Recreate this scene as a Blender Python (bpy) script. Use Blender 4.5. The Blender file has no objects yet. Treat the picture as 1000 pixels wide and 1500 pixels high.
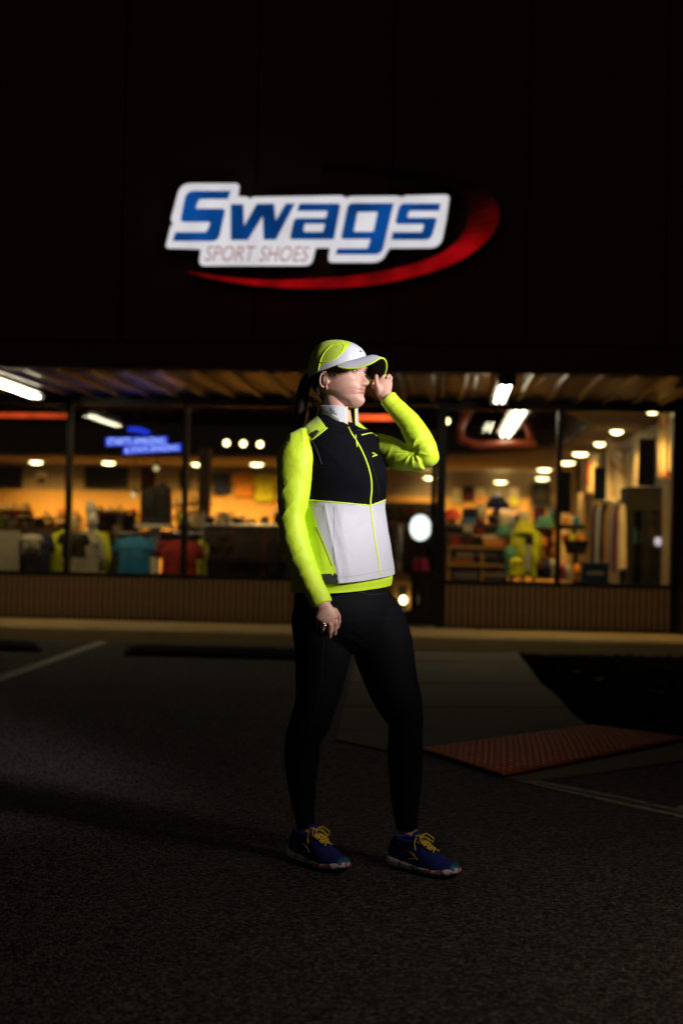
import bpy, bmesh, math, random
from mathutils import Vector, Matrix, noise
random.seed(7)
sc = bpy.context.scene
COL = sc.collection
# ------------------------------------------------------------------ camera
CAM = Vector((0, 0, 1.08)); FPX = 2083.0
cd = bpy.data.cameras.new('camera'); cam = bpy.data.objects.new('camera', cd); COL.objects.link(cam)
cd.sensor_fit = 'HORIZONTAL'; cd.sensor_width = 24.0; cd.lens = FPX * 24.0 / 1000
cd.clip_start = 0.05; cd.clip_end = 400
RC = Matrix.Rotation(math.radians(90 + 1.07), 3, 'X') @ Matrix.Rotation(0.02, 3, 'Z')
cam.matrix_world = Matrix.Translation(CAM) @ RC.to_4x4()
cd.dof.use_dof = True; cd.dof.focus_distance = 4.6; cd.dof.aperture_fstop = 2.0
cd.dof.aperture_blades = 0
sc.camera = cam
# ------------------------------------------------------------------ night sky
w = bpy.data.worlds.new('World'); sc.world = w; w.use_nodes = True
nt = w.node_tree; bg = nt.nodes['Background']
sky = nt.nodes.new('ShaderNodeTexSky'); sky.sky_type = 'NISHITA'; sky.sun_disc = False
sky.sun_elevation = math.radians(30); sky.sun_rotation = math.radians(200)
wm = nt.nodes.new('ShaderNodeMix'); wm.data_type = 'RGBA'; wm.blend_type = 'MULTIPLY'; wm.inputs[0].default_value = 1; wm.inputs[7].default_value = (1.0, .72, .55, 1)   # town glow on the night sky
nt.links.new(sky.outputs[0], wm.inputs[6]); nt.links.new(wm.outputs[2], bg.inputs[0]); bg.inputs[1].default_value = 0.0024
sc.view_settings.view_transform = 'Standard'; sc.view_settings.look = 'None'
sc.view_settings.exposure = 0; sc.view_settings.gamma = 1; sc.view_settings.use_curve_mapping = False
sc.cycles.use_denoising = True; sc.cycles.max_bounces = 8; sc.cycles.transparent_max_bounces = 12
sc.cycles.sample_clamp_indirect = 4.0; sc.cycles.caustics_reflective = False; sc.cycles.caustics_refractive = False
# ------------------------------------------------------------------ photographer's strobe: soft spot, camera right, aimed at her chest
def lamp(name, kind, loc, energy, color, **kw):
    l = bpy.data.lights.new(name, kind); l.energy = energy; l.color = color
    for k, v in kw.items(): setattr(l, k, v)
    o = bpy.data.objects.new(name, l); o.location = loc; COL.objects.link(o); return o
def aim(o, target): o.rotation_euler = (Vector(target) - o.location).to_track_quat('-Z', 'Y').to_euler()
key = lamp('strobe', 'SPOT', (2.24, 2.78, 2.30), 590, (1.0, 0.97, 1.0), spot_size=math.radians(29.5), spot_blend=0.6, shadow_soft_size=0.30)
aim(key, (0.06, 4.62, 1.52))
spill = lamp('spill_fill', 'SPOT', (2.35, 2.9, 2.2), 80, (1.0, 0.80, 0.66), spot_size=math.radians(104), spot_blend=1.0, shadow_soft_size=0.55)  # second broad spot, added as a fill for the strobe's spill
aim(spill, (0.62, 3.9, 0.0))
# ------------------------------------------------------------------ pixel helpers (used to survey the place)
def ray(x, y): return (RC @ Vector(((x - 500) / FPX, -(y - 750) / FPX, -1.0)))
def P(x, y, d): return CAM + ray(x, y) * d
D0 = 4.68; S = D0 / FPX
def pp(x, y, t=0.0): return P(x, y, D0 - t)
def G(x, y, z=0.0):
    r = ray(x, y); return CAM + r * ((z - CAM.z) / r.z)
def proj(p):
    q = RC.transposed() @ (Vector(p) - CAM); return (500 + FPX * q.x / -q.z, 750 - FPX * q.y / -q.z)
TH = math.radians(4.0); O = Vector((0, 15.6, 0))
UD = Vector((math.cos(TH), -math.sin(TH), 0)); VD = Vector((math.sin(TH), math.cos(TH), 0))
def W(u, v, z): return O + UD * u + VD * v + Vector((0, 0, z))
def toB(p): q = Vector(p) - O; return Vector((q.dot(UD), q.dot(VD), q.z))
def pv(x, y, v):
    r = ray(x, y); t = (v - (CAM - O).dot(VD)) / r.dot(VD); q = toB(CAM + r * t); return q.x, q.z
# ------------------------------------------------------------------ materials
def rgb(h):
    h = h.lstrip('#'); c = [int(h[i:i+2], 16) / 255 for i in (0, 2, 4)]
    return tuple(x / 12.92 if x <= .04045 else ((x + .055) / 1.055) ** 2.4 for x in c)
def mat(name, col, rough=.6, var=.15, scale=8., bump=0., bscale=60., metal=0., spec=.5, sss=0., sheen=0., coat=0.):
    m = bpy.data.materials.new(name); m.use_nodes = True; t = m.node_tree; n = t.nodes; L = t.links
    b = n['Principled BSDF']; b.inputs['Roughness'].default_value = rough; b.inputs['Metallic'].default_value = metal
    b.inputs['Specular IOR Level'].default_value = spec
    if sss: b.inputs['Subsurface Weight'].default_value = sss; b.inputs['Subsurface Radius'].default_value = (.012, .004, .002); b.inputs['Subsurface Scale'].default_value = 1.0
    if sheen: b.inputs['Sheen Weight'].default_value = sheen
    if coat: b.inputs['Coat Weight'].default_value = coat
    tc = n.new('ShaderNodeTexCoord')
    no = n.new('ShaderNodeTexNoise'); no.inputs['Scale'].default_value = scale; no.inputs['Detail'].default_value = 5; L.new(tc.outputs['Object'], no.inputs['Vector'])
    mx = n.new('ShaderNodeMix'); mx.data_type = 'RGBA'
    c = Vector(col[:3]); lo = c * (1 - var); hi = c * (1 + var)
    mx.inputs[6].default_value = (*lo, 1); mx.inputs[7].default_value = (*[min(1, x) for x in hi], 1)
    L.new(no.outputs['Fac'], mx.inputs[0]); L.new(mx.outputs[2], b.inputs['Base Color'])
    if bump:
        nb = n.new('ShaderNodeTexNoise'); nb.inputs['Scale'].default_value = bscale; nb.inputs['Detail'].default_value = 6; L.new(tc.outputs['Object'], nb.inputs['Vector'])
        bp = n.new('ShaderNodeBump'); bp.inputs['Strength'].default_value = bump; bp.inputs['Distance'].default_value = .01
        L.new(nb.outputs['Fac'], bp.inputs['Height']); L.new(bp.outputs[0], b.inputs['Normal'])
    return m
def emit(name, col, strength, base=(.5, .5, .5), nvar=0., nscale=3.):
    m = bpy.data.materials.new(name); m.use_nodes = True; b = m.node_tree.nodes['Principled BSDF']
    b.inputs['Base Color'].default_value = (*base, 1); b.inputs['Emission Color'].default_value = (*col, 1); b.inputs['Emission Strength'].default_value = strength
    b.inputs['Roughness'].default_value = .4
    if nvar:
        n = m.node_tree.nodes; L = m.node_tree.links
        tc = n.new('ShaderNodeTexCoord'); no = n.new('ShaderNodeTexNoise'); no.inputs['Scale'].default_value = nscale; no.inputs['Detail'].default_value = 1
        L.new(tc.outputs['Object'], no.inputs['Vector'])
        mr = n.new('ShaderNodeMapRange'); mr.inputs[1].default_value = .3; mr.inputs[2].default_value = .7; mr.inputs[3].default_value = strength * (1 - nvar); mr.inputs[4].default_value = strength * (1 + nvar)
        L.new(no.outputs['Fac'], mr.inputs[0]); L.new(mr.outputs[0], b.inputs['Emission Strength'])
    return m
def glass_mat(name, refl=.06, tint=(.93, .95, .93)):
    m = bpy.data.materials.new(name); m.use_nodes = True; t = m.node_tree; n = t.nodes; n.clear()
    o = n.new('ShaderNodeOutputMaterial'); mx = n.new('ShaderNodeMixShader'); tr = n.new('ShaderNodeBsdfTransparent'); gl = n.new('ShaderNodeBsdfGlossy')
    fr = n.new('ShaderNodeLayerWeight'); fr.inputs[0].default_value = .5; ma = n.new('ShaderNodeMath'); ma.operation = 'POWER'; ma.inputs[1].default_value = 4.0
    mr = n.new('ShaderNodeMath'); mr.operation = 'MULTIPLY_ADD'; mr.inputs[1].default_value = .5; mr.inputs[2].default_value = refl
    tr.inputs[0].default_value = (*tint, 1); gl.inputs['Roughness'].default_value = .0
    t.links.new(fr.outputs['Facing'], ma.inputs[0]); t.links.new(ma.outputs[0], mr.inputs[0]); t.links.new(mr.outputs[0], mx.inputs[0]); t.links.new(tr.outputs[0], mx.inputs[1]); t.links.new(gl.outputs[0], mx.inputs[2]); t.links.new(mx.outputs[0], o.inputs[0])
    return m
# ------------------------------------------------------------------ mesh helpers
class MB:
    def __init__(s): s.v = []; s.f = []; s.mi = []
    def add(s, vs, fs, mi=0):
        b = len(s.v); s.v += [Vector(p) for p in vs]; s.f += [tuple(i + b for i in f) for f in fs]; s.mi += [mi] * len(fs); return s
    def box(s, a, b, mi=0):
        x0, y0, z0 = a; x1, y1, z1 = b
        s.add([(x0,y0,z0),(x1,y0,z0),(x1,y1,z0),(x0,y1,z0),(x0,y0,z1),(x1,y0,z1),(x1,y1,z1),(x0,y1,z1)],
              [(0,3,2,1),(4,5,6,7),(0,1,5,4),(1,2,6,5),(2,3,7,6),(3,0,4,7)], mi); return s
    def prism(s, pts, z0, z1, mi=0):   # pts in xy
        n = len(pts); s.add([(x, y, z0) for x, y in pts] + [(x, y, z1) for x, y in pts],
              [tuple(range(n))[::-1], tuple(range(n, 2*n))] + [(i, (i+1) % n, n + (i+1) % n, n + i) for i in range(n)], mi); return s
    def rings(s, R, cap=True, mi=0, closed=True):
        b = len(s.v); n = len(R[0])
        for r in R: s.v += [Vector(p) for p in r]
        m = n if closed else n - 1
        for i in range(len(R) - 1):
            for j in range(m):
                k = (j + 1) % n; s.f.append((b+i*n+j, b+i*n+k, b+(i+1)*n+k, b+(i+1)*n+j)); s.mi.append(mi)
        if cap and closed:
            for base, rev in ((0, True), (len(R)-1, False)):
                c = sum((Vector(p) for p in R[base]), Vector()) / n; s.v.append(c); ci = len(s.v) - 1
                for j in range(n):
                    k = (j + 1) % n; f = (b+base*n+j, b+base*n+k, ci); s.f.append(f[::-1] if rev else f); s.mi.append(mi)
        return s
    def tube(s, pts, rad, seg=8, mi=0, round_ends=True, flat=1.0):
        pts = [Vector(p) for p in pts]; n = len(pts)
        if not hasattr(rad, '__len__'): rad = [rad] * n
        R = []; up = None
        for i in range(n):
            T = (pts[min(i+1, n-1)] - pts[max(i-1, 0)]).normalized()
            if up is None: up = T.orthogonal().normalized()
            up = (up - T * up.dot(T)).normalized(); sd = T.cross(up)
            ring = lambda c, r: [c + (up * math.cos(a) * flat + sd * math.sin(a)) * r for a in [2*math.pi*j/seg for j in range(seg)]]
            if i == 0 and round_ends:
                for q in (80, 50, 25): R.append(ring(pts[0] - T * rad[0] * math.sin(math.radians(q)), rad[0] * math.cos(math.radians(q))))
            R.append(ring(pts[i], rad[i]))
            if i == n - 1 and round_ends:
                for q in (25, 50, 80): R.append(ring(pts[i] + T * rad[i] * math.sin(math.radians(q)), rad[i] * math.cos(math.radians(q))))
        return s.rings(R, True, mi)
    def ell(s, c, rx, ry, rz, seg=16, rows=10, mi=0, M=None):
        c = Vector(c); R = []
        for i in range(1, rows):
            a = math.pi * i / rows - math.pi/2; R.append([])
            for j in range(seg):
                b = 2*math.pi*j/seg; q = Vector((rx*math.cos(a)*math.cos(b), ry*math.cos(a)*math.sin(b), rz*math.sin(a)))
                R[-1].append(c + (M @ q if M else q))
        return s.rings(R, True, mi)
    def mesh(s, name, mats, smooth=False, org=Vector()):
        me = bpy.data.meshes.new(name); me.from_pydata([tuple(p - org) for p in s.v], [], s.f)
        for m in (mats if isinstance(mats, (list, tuple)) else [mats]): me.materials.append(m)
        if any(s.mi): me.polygons.foreach_set('material_index', s.mi)
        if smooth: me.polygons.foreach_set('use_smooth', [True] * len(me.polygons))
        me.update(); return me
    def obj(s, name, mats, parent=None, smooth=False, loc=None):
        """world coordinates; loc = where the object's origin stands"""
        org = Vector(loc) if loc is not None else (parent.matrix_world.translation.copy() if False else Vector())
        o = bpy.data.objects.new(name, s.mesh(name, mats, smooth, org)); COL.objects.link(o); o.location = org
        if parent: o.parent = parent; o.matrix_parent_inverse = Matrix()
        return o
    def bobj(s, name, mats, parent=None, smooth=False, base=None):
        """building coordinates (u, v, z); parent is an Empty in the same frame"""
        if parent is not None:
            rt = parent
            while rt.parent: rt = rt.parent
            o = bpy.data.objects.new(name, s.mesh(name, mats, smooth, Vector(rt['base']))); COL.objects.link(o); o.parent = parent
        else:
            if base is None:
                xs = [p.x for p in s.v]; ys = [p.y for p in s.v]; base = Vector(((min(xs)+max(xs))/2, (min(ys)+max(ys))/2, min(p.z for p in s.v)))
            o = bpy.data.objects.new(name, s.mesh(name, mats, smooth, Vector(base))); COL.objects.link(o)
            o.location = W(*base); o.rotation_euler = (0, 0, -TH); o['base'] = list(base)
        return o
def tag(o, label=None, cat=None, group=None, kind=None):
    for k, v in (('label', label), ('category', cat), ('group', group), ('kind', kind)):
        if v: o[k] = v
    return o
def bempty(name, base, label, cat, group=None):
    o = bpy.data.objects.new(name, None); COL.objects.link(o); o.location = W(*base); o.rotation_euler = (0, 0, -TH); o['base'] = list(base); o.empty_display_size = .1
    return tag(o, label, cat, group)
def wempty(name, loc, label, cat, rz=0, group=None):
    o = bpy.data.objects.new(name, None); COL.objects.link(o); o.location = loc; o.rotation_euler = (0, 0, rz); o.empty_display_size = .1
    return tag(o, label, cat, group)
def lerp(a, b, t): return a + (b - a) * t
def interp(tab, x):
    if x <= tab[0][0]: return tab[0][1]
    for (a, va), (b, vb) in zip(tab, tab[1:]):
        if x <= b:
            t = (x - a) / (b - a); t = t*t*(3-2*t) * .5 + t * .5; return va + (vb - va) * t
    return tab[-1][1]
def cinterp(tab, x):
    if x <= tab[0][0]: return tab[0][1]
    if x >= tab[-1][0]: return tab[-1][1]
    n = len(tab)
    for i in range(n - 1):
        if x <= tab[i+1][0]:
            sl = lambda k: (tab[min(k+1, n-1)][1] - tab[max(k-1, 0)][1]) / (tab[min(k+1, n-1)][0] - tab[max(k-1, 0)][0])
            h = tab[i+1][0] - tab[i][0]; t = (x - tab[i][0]) / h
            return (2*t**3 - 3*t*t + 1) * tab[i][1] + (t**3 - 2*t*t + t) * h * sl(i) + (3*t*t - 2*t**3) * tab[i+1][1] + (t**3 - t*t) * h * sl(i+1)
def catmull(rows, sub):
    out = []; n = len(rows)
    for i in range(n - 1):
        p0, p1, p2, p3 = rows[max(i-1, 0)], rows[i], rows[i+1], rows[min(i+2, n-1)]
        for k in range(sub):
            t = k / sub
            out.append(tuple(0.5 * ((2*b) + (c - a)*t + (2*a - 5*b + 4*c - d)*t*t + (3*b - a - 3*c + d)*t**3) for a, b, c, d in zip(p0, p1, p2, p3)))
    out.append(tuple(rows[-1])); return out
def fbm(p, o=3):
    return noise.fractal(Vector(p), 1.0, 2.0, o)
def gauss(x, s): return math.exp(-(x/s)**2)
def inpoly(x, y, poly):
    c = False; n = len(poly); j = n - 1
    for i in range(n):
        xi, yi = poly[i]; xj, yj = poly[j]
        if (yi > y) != (yj > y) and x < (xj-xi)*(y-yi)/(yj-yi)+xi: c = not c
        j = i
    return c
def displace(me, fn):
    """push every vertex along its normal by fn(vertex index, position, normal)"""
    ns = [v.normal.copy() for v in me.vertices]
    for v, nrm in zip(me.vertices, ns): v.co += nrm * fn(v.index, v.co, nrm)
    me.update()
def remesh(mb, vox, smooth_it=2, name='body'):
    o = bpy.data.objects.new('temporary', mb.mesh(name, [])); COL.objects.link(o)
    m = o.modifiers.new('r', 'REMESH'); m.mode = 'VOXEL'; m.voxel_size = vox; m.use_smooth_shade = True
    if smooth_it:
        k = o.modifiers.new('s', 'SMOOTH'); k.factor = .5; k.iterations = smooth_it
    dg = bpy.context.evaluated_depsgraph_get(); me = bpy.data.meshes.new_from_object(o.evaluated_get(dg))
    old = o.data; bpy.data.objects.remove(o); bpy.data.meshes.remove(old); me.name = name
    return me
def link_mesh(name, me, mats, parent=None):
    me.materials.clear()
    for m in (mats if isinstance(mats, (list, tuple)) else [mats]): me.materials.append(m)
    o = bpy.data.objects.new(name, me); COL.objects.link(o); o.parent = parent; return o
def text_mesh(txt, size, extr, shear=0., align='CENTER'):
    c = bpy.data.curves.new('lettering', 'FONT'); c.body = txt; c.size = size; c.extrude = extr; c.shear = shear; c.align_x = align; c.align_y = 'CENTER'; c.resolution_u = 3
    o = bpy.data.objects.new('temporary', c); COL.objects.link(o)
    dg = bpy.context.evaluated_depsgraph_get(); me = bpy.data.meshes.new_from_object(o.evaluated_get(dg)); bpy.data.objects.remove(o); return me
def fillet(pts, k=5):
    out = []; n = len(pts)
    for i in range(n):
        p = Vector(pts[i][:2]); r = pts[i][2] if len(pts[i]) > 2 else 0
        if r <= 0: out.append(p); continue
        a = Vector(pts[i-1][:2]) - p; b = Vector(pts[(i+1) % n][:2]) - p
        ra = min(r, a.length * .48); rb = min(r, b.length * .48); A = p + a.normalized() * ra; B = p + b.normalized() * rb
        for j in range(k + 1):
            t = j / k; out.append(A * (1-t)**2 + p * 2*t*(1-t) + B * t*t)
    return out
def plate(loops, depth):
    """filled 2-D outline(s) with holes -> mesh in xz, thickness along y (front face at y = 0)"""
    c = bpy.data.curves.new('outline', 'CURVE'); c.dimensions = '2D'; c.fill_mode = 'BOTH'; c.extrude = depth / 2
    for lp in loops:
        s = c.splines.new('POLY'); s.points.add(len(lp) - 1); s.use_cyclic_u = True
        for q, p in zip(s.points, lp): q.co = (p[0], p[1], 0, 1)
    o = bpy.data.objects.new('temporary', c); COL.objects.link(o)
    dg = bpy.context.evaluated_depsgraph_get(); me = bpy.data.meshes.new_from_object(o.evaluated_get(dg)); bpy.data.objects.remove(o)
    me.transform(Matrix.Translation((0, depth / 2, 0)) @ Matrix.Rotation(math.radians(90), 4, 'X')); return me
# ================================================================== materials of the place
def asphalt_mat():
    m = mat('asphalt', (.0215, .0178, .015), .85, .3, 1.2); t = m.node_tree; n = t.nodes; L = t.links; b = n['Principled BSDF']
    tc = [x for x in n if x.type == 'TEX_COORD'][0]
    vo = n.new('ShaderNodeTexVoronoi'); vo.inputs['Scale'].default_value = 125; L.new(tc.outputs['Object'], vo.inputs['Vector'])
    vd = n.new('ShaderNodeTexVoronoi'); vd.inputs['Scale'].default_value = 210; L.new(tc.outputs['Object'], vd.inputs['Vector'])
    sep = n.new('ShaderNodeSeparateColor'); L.new(vo.outputs['Color'], sep.inputs[0])
    rp = n.new('ShaderNodeMapRange'); rp.inputs[1].default_value = .0; rp.inputs[2].default_value = 1.0; rp.inputs[3].default_value = .12; rp.inputs[4].default_value = 2.2; L.new(sep.outputs[0], rp.inputs[0])
    pw = n.new('ShaderNodeMath'); pw.operation = 'POWER'; pw.inputs[1].default_value = 2.7; L.new(rp.outputs[0], pw.inputs[0])
    mx = n.new('ShaderNodeMix'); mx.data_type = 'RGBA'; mx.blend_type = 'MULTIPLY'; mx.inputs[0].default_value = 1
    src = b.inputs['Base Color'].links[0].from_socket; L.new(src, mx.inputs[6]); L.new(pw.outputs[0], mx.inputs[7]); L.new(mx.outputs[2], b.inputs['Base Color'])
    bp = n.new('ShaderNodeBump'); bp.inputs['Strength'].default_value = 1.0; bp.inputs['Distance'].default_value = .006; bp.invert = True
    ad = n.new('ShaderNodeMath'); ad.operation = 'ADD'; L.new(vo.outputs['Distance'], ad.inputs[0]); L.new(vd.outputs['Distance'], ad.inputs[1])
    L.new(ad.outputs[0], bp.inputs['Height']); L.new(bp.outputs[0], b.inputs['Normal']); b.inputs['Specular IOR Level'].default_value = .35
    return m
M_asphalt = asphalt_mat()
M_conc = mat('concrete', (.10, .076, .045), .9, .3, 3, .35, 90)
M_side = mat('sidewalk_concrete', (.42, .29, .12), .9, .22, 2, .3, 120)
M_mulch = mat('mulch', (.003, .0022, .0018), 1, .5, 25, .8, 60, spec=.0)
M_tact = mat('tactile_red', (.25, .03, .008), .7, .3, 6, .25, 120, spec=.12)
M_stop = mat('dark_rubber', (.022, .022, .026), .7, .3, 8, .2, 80)
M_wall = mat('dark_wall', (.17, .10, .075), .8, .25, 2, .1, 60)
M_fascia = mat('dark_fascia', (.14, .095, .07), .7, .2, 2)
M_soffit = mat('soffit_metal', (.046, .046, .05), .36, .15, 3, .03, 40, metal=.75)
M_batten = mat('siding_wood', (.33, .19, .08), .75, .35, 7, .2, 40)
M_gap = mat('siding_groove', (.015, .009, .005), .9, .3, 9)
M_bronze = mat('bronze_frame', (.014, .012, .011), .4, .2, 6, metal=.4)
M_glass = glass_mat('window_glass', .04)
M_in = mat('cream_wall', (.36, .27, .17), .85, .08, 1)
M_slat = mat('slatwall', (.72, .40, .11), .6, .12, 1.5)
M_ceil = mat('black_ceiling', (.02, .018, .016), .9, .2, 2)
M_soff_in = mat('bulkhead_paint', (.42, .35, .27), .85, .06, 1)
M_floor = mat('shop_carpet', (.035, .026, .018), .95, .3, 4)
M_black = mat('black_fabric', (.012, .012, .014), .9, .3, 6, .2, 40)
M_dkmet = mat('dark_metal', (.03, .03, .03), .4, .2, 6, metal=.7)
M_chrome = mat('steel', (.55, .52, .48), .3, .1, 6, metal=1)
M_white = mat('white_paint', (.72, .68, .6), .6, .08, 3)
def fab(name, c): return mat(name, c, .9, .18, 7, .25, 30)
M_lime_f = fab('lime_cloth', (.62, .68, .03)); M_blue_f = fab('blue_cloth', (.02, .20, .45)); M_red_f = fab('red_cloth', (.28, .015, .015)); M_navy_f = fab('navy_cloth', (.015, .02, .07)); M_or_f = fab('orange_cloth', (.8, .3, .03)); M_yel_f = fab('yellow_cloth', (.72, .7, .03)); M_grey_f = fab('grey_cloth', (.45, .42, .36))
M_teal_f = fab('teal_cloth', (.1, .3, .22)); M_maroon = fab('maroon_cloth', (.05, .008, .01))
M_cream_f = mat('cream_banner', (.75, .62, .42), .8, .15, 3)
# ================================================================== ground
ground = MB(); N = 60
ground.add([(-90, -30, 0), (90, -30, 0), (90, 120, 0), (-90, 120, 0)], [(0, 1, 2, 3)])
tag(ground.obj('asphalt_ground', M_asphalt), kind='structure')
def gpoly(name, px, z, thick, m, kind='structure', parent=None):
    pts = [G(x, y, z) if not isinstance(x, tuple) else None for x, y in px]
    if (pts[1]-pts[0]).cross(pts[2]-pts[1]).z < 0: pts = pts[::-1]
    mb = MB(); mb.prism([(p.x, p.y) for p in pts], z - thick, z)
    o = mb.obj(name, m, parent); 
    if kind: o['kind'] = kind
    return o
# sidewalk and kerb (building coordinates)
def struct_b(mb, name, m):
    o = mb.bobj(name, m, None, base=(0, 0, 0)); o['kind'] = 'structure'; return o
sw_root = bempty('sidewalk', (0, 0, 0), None, None); sw_root['kind'] = 'structure'
u = -14.0
while u < 14:
    MB().box((u + .006, -1.25, 0), (u + 1.544, .0, .13 + random.uniform(-.002, .002))).bobj('slab', M_side, sw_root); u += 1.55
kb_root = bempty('kerb', (0, 0, 0), None, None); kb_root['kind'] = 'structure'
u = -14.0
while u < 14:
    mb = MB(); prof = [(-1.42, 0), (-1.256, 0), (-1.256, .13), (-1.385, .13), (-1.405, .118), (-1.412, .10)]
    a, b = u + .004, u + 3.046
    mb.rings([[(x, v, z) for v, z in prof] for x in (a, b)], True); mb.bobj('kerb_stone', M_side, kb_root); u += 3.05
# concrete ramp of separate slabs, red tactile plate, mulch bed
ramp = wempty('concrete_ramp', G(700, 1030), None, None); del_keys = None; ramp['kind'] = 'structure'; rb = ramp.location.copy()
def edgeL(y): return 523 + (492 - 523) * (y - 957) / (1082 - 957)
right = [(955, 758), (975, 775), (995, 790), (1020, 820), (1045, 842), (1058, 866), (1066, 880)]
def edgeR(y): return interp(right, y)
ys = [953.5, 968.5, 1000, 1034, 1069]
def ramp_piece(px, z=.010):
    pts = [G(x, y, z) for x, y in px]
    if (pts[1]-pts[0]).cross(pts[2]-pts[1]).z < 0: pts = pts[::-1]
    mb = MB(); mb.prism([(p.x - rb.x, p.y - rb.y) for p in pts], 0, z); return mb.obj('slab', M_conc, ramp)
for a, b in zip(ys, ys[1:]):
    a2, b2 = a + .5, b - .5; sk = .012
    L_ = [(edgeL(a2), a2), (edgeL(b2), b2)]; mids = [a2 + (b2 - a2) * k / 4 for k in range(5)]
    px = [L_[0]] + [(edgeR(m) , m + sk * (edgeR(m) - 600)) for m in mids] + [L_[1]]
    ramp_piece(px)
ramp_piece([(edgeL(1069.5), 1069.5), (870, 1069.8), (868, 1066), (770, 1076), (621, 1099.5), (570, 1099.5), (492, 1083)])
ramp_piece([(739, 1139.5), (1003, 1087), (1130, 1062), (1130, 1088), (1003, 1113), (850, 1134), (775, 1143)], .008)
# tactile plate: domes on a four-cornered plate
q = [G(621, 1100, .0115), G(736, 1137.5, .0115), G(1003, 1084, .0115), G(868, 1065.5, .0115)]
tp = wempty('tactile_plate', q[1], 'red truncated dome tactile plate set in the pavement ramp', 'tactile paving')
def tq(a, b, z=0): p = (q[0]*(1-a) + q[1]*a)*(1-b) + (q[3]*(1-a) + q[2]*a)*b - q[1]; return Vector((p.x, p.y, z))
mb = MB(); mb.prism([(p.x - q[1].x, p.y - q[1].y) for p in q], .0, .0115); mb.obj('base_plate', M_tact, tp)
mb = MB(); na, nb = 13, 30
for i in range(na):
    for j in range(nb):
        c = tq((i + .5) / na, (j + .5) / nb, .0130); R = [[c + Vector((r*math.cos(k*math.pi/4), r*math.sin(k*math.pi/4), h)) for k in range(8)] for r, h in ((.017, -.002), (.013, .0045), (.009, .006))]
        mb.rings(R, True)
tag(mb.obj('dome', mat('dome_orange', (.62, .12, .025), .4, .3, 9, .2, 90, spec=.2), tp, True), kind='stuff')
mb = MB()
for A, B in ((tq(0, 0), tq(1, 0)), (tq(1, 0), tq(1, 1)), (tq(1, 1), tq(0, 1)), (tq(0, 1), tq(0, 0))):
    mb.tube([A + Vector((0, 0, .0105)), B + Vector((0, 0, .0105))], .005, 6)
mb.obj('edge_trim', mat('trim_orange', (.45, .16, .05), .4, .2, 6, metal=.3), tp)
# mulch bed with loose chips
mpx = [(762, 958.5), (790, 959.5), (1000, 963), (1200, 968), (1200, 1052), (1003, 1082), (870, 1065), (842, 1046), (820, 1021), (790, 996), (775, 976)]
mp = [G(x, y, .02) for x, y in mpx]
mb = MB(); mb.prism([(p.x, p.y) for p in mp][::-1], .002, .022)
tag(mb.obj('mulch_bed', M_mulch), kind='structure')
mb = MB(); rr = random.Random(3); poly2 = [(p.x, p.y) for p in mp]; xs = [p[0] for p in poly2]; yy = [p[1] for p in poly2]
for k in range(2600):
    x = rr.uniform(min(xs), max(xs)); y = rr.uniform(min(yy), max(yy))
    if not inpoly(x, y, poly2): continue
    a = rr.uniform(0, 6.3); l = rr.uniform(.02, .05); h = rr.uniform(.02, .045); dx, dy = math.cos(a)*l, math.sin(a)*l; t = rr.uniform(-.02, .02)
    mb.add([(x-dx-dy*.25, y-dy+dx*.25, h), (x-dx+dy*.25, y-dy-dx*.25, h), (x+dx+dy*.25, y+dy-dx*.25, h+t), (x+dx-dy*.25, y+dy+dx*.25, h+t), (x, y, h+.012)], [(0,1,4),(1,2,4),(2,3,4),(3,0,4)])
tag(mb.obj('mulch_chips', mat('bark_chip', (.009, .0065, .0045), 1, .6, 30, spec=.06)), kind='stuff')
M_leaf = mat('dry_leaf', (.30, .20, .10), .7, .3, 30)
for (x, y, lab) in ((843, 984, 'pale dry leaf on the dark mulch, nearest the kerb'), (876, 995, 'brown dry leaf on the dark mulch, middle of the three'), (963, 1014, 'pale dry leaf on the dark mulch, nearest the red plate')):
    p = G(x, y, .05); mb = MB(); a = rr.uniform(0, 6)
    pts = [(.055, 0, .01), (.02, .022, 0), (-.03, .018, .004), (-.05, 0, .012), (-.03, -.018, .004), (.02, -.022, 0)]
    R = Matrix.Rotation(a, 3, 'Z'); vs = [p + R @ Vector(c) for c in pts] + [p + Vector((0, 0, .003))]
    vs += [v - Vector((0, 0, .0015)) for v in vs]
    mb.add(vs, [(i, (i+1) % 6, 6) for i in range(6)] + [(7 + (i+1) % 6, 7 + i, 13) for i in range(6)] + [(i, 7+i, 7+(i+1) % 6, (i+1) % 6) for i in range(6)])
    tag(mb.obj('dry_leaf', M_leaf, None, False, loc=p), lab, 'leaf', 'dry leaves on the mulch')
# painted lines
def paint_mat(wear):
    m = mat('road_paint', (.27, .23, .16), .8, .1, 3); t = m.node_tree; n = t.nodes; L = t.links; b = n['Principled BSDF']
    tc = [x for x in n if x.type == 'TEX_COORD'][0]; no = n.new('ShaderNodeTexNoise'); no.inputs['Scale'].default_value = 22; no.inputs['Detail'].default_value = 8; L.new(tc.outputs['Object'], no.inputs['Vector'])
    mr = n.new('ShaderNodeMapRange'); mr.inputs[1].default_value = wear - .06; mr.inputs[2].default_value = wear + .06; L.new(no.outputs['Fac'], mr.inputs[0])
    mx = n.new('ShaderNodeMix'); mx.data_type = 'RGBA'; mx.inputs[6].default_value = (.05, .046, .042, 1); L.new(b.inputs['Base Color'].links[0].from_socket, mx.inputs[7]); L.new(mr.outputs[0], mx.inputs[0]); L.new(mx.outputs[2], b.inputs['Base Color']); return m
gpoly('parking_line', [(147, 938.5), (159, 940.5), (0, 998), (-60, 1019), (-60, 1010), (0, 989)], .004, .003, paint_mat(.40))
pl = wempty('crossing_line', G(870, 1165), None, None); pl['kind'] = 'structure'; pb = pl.location
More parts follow.
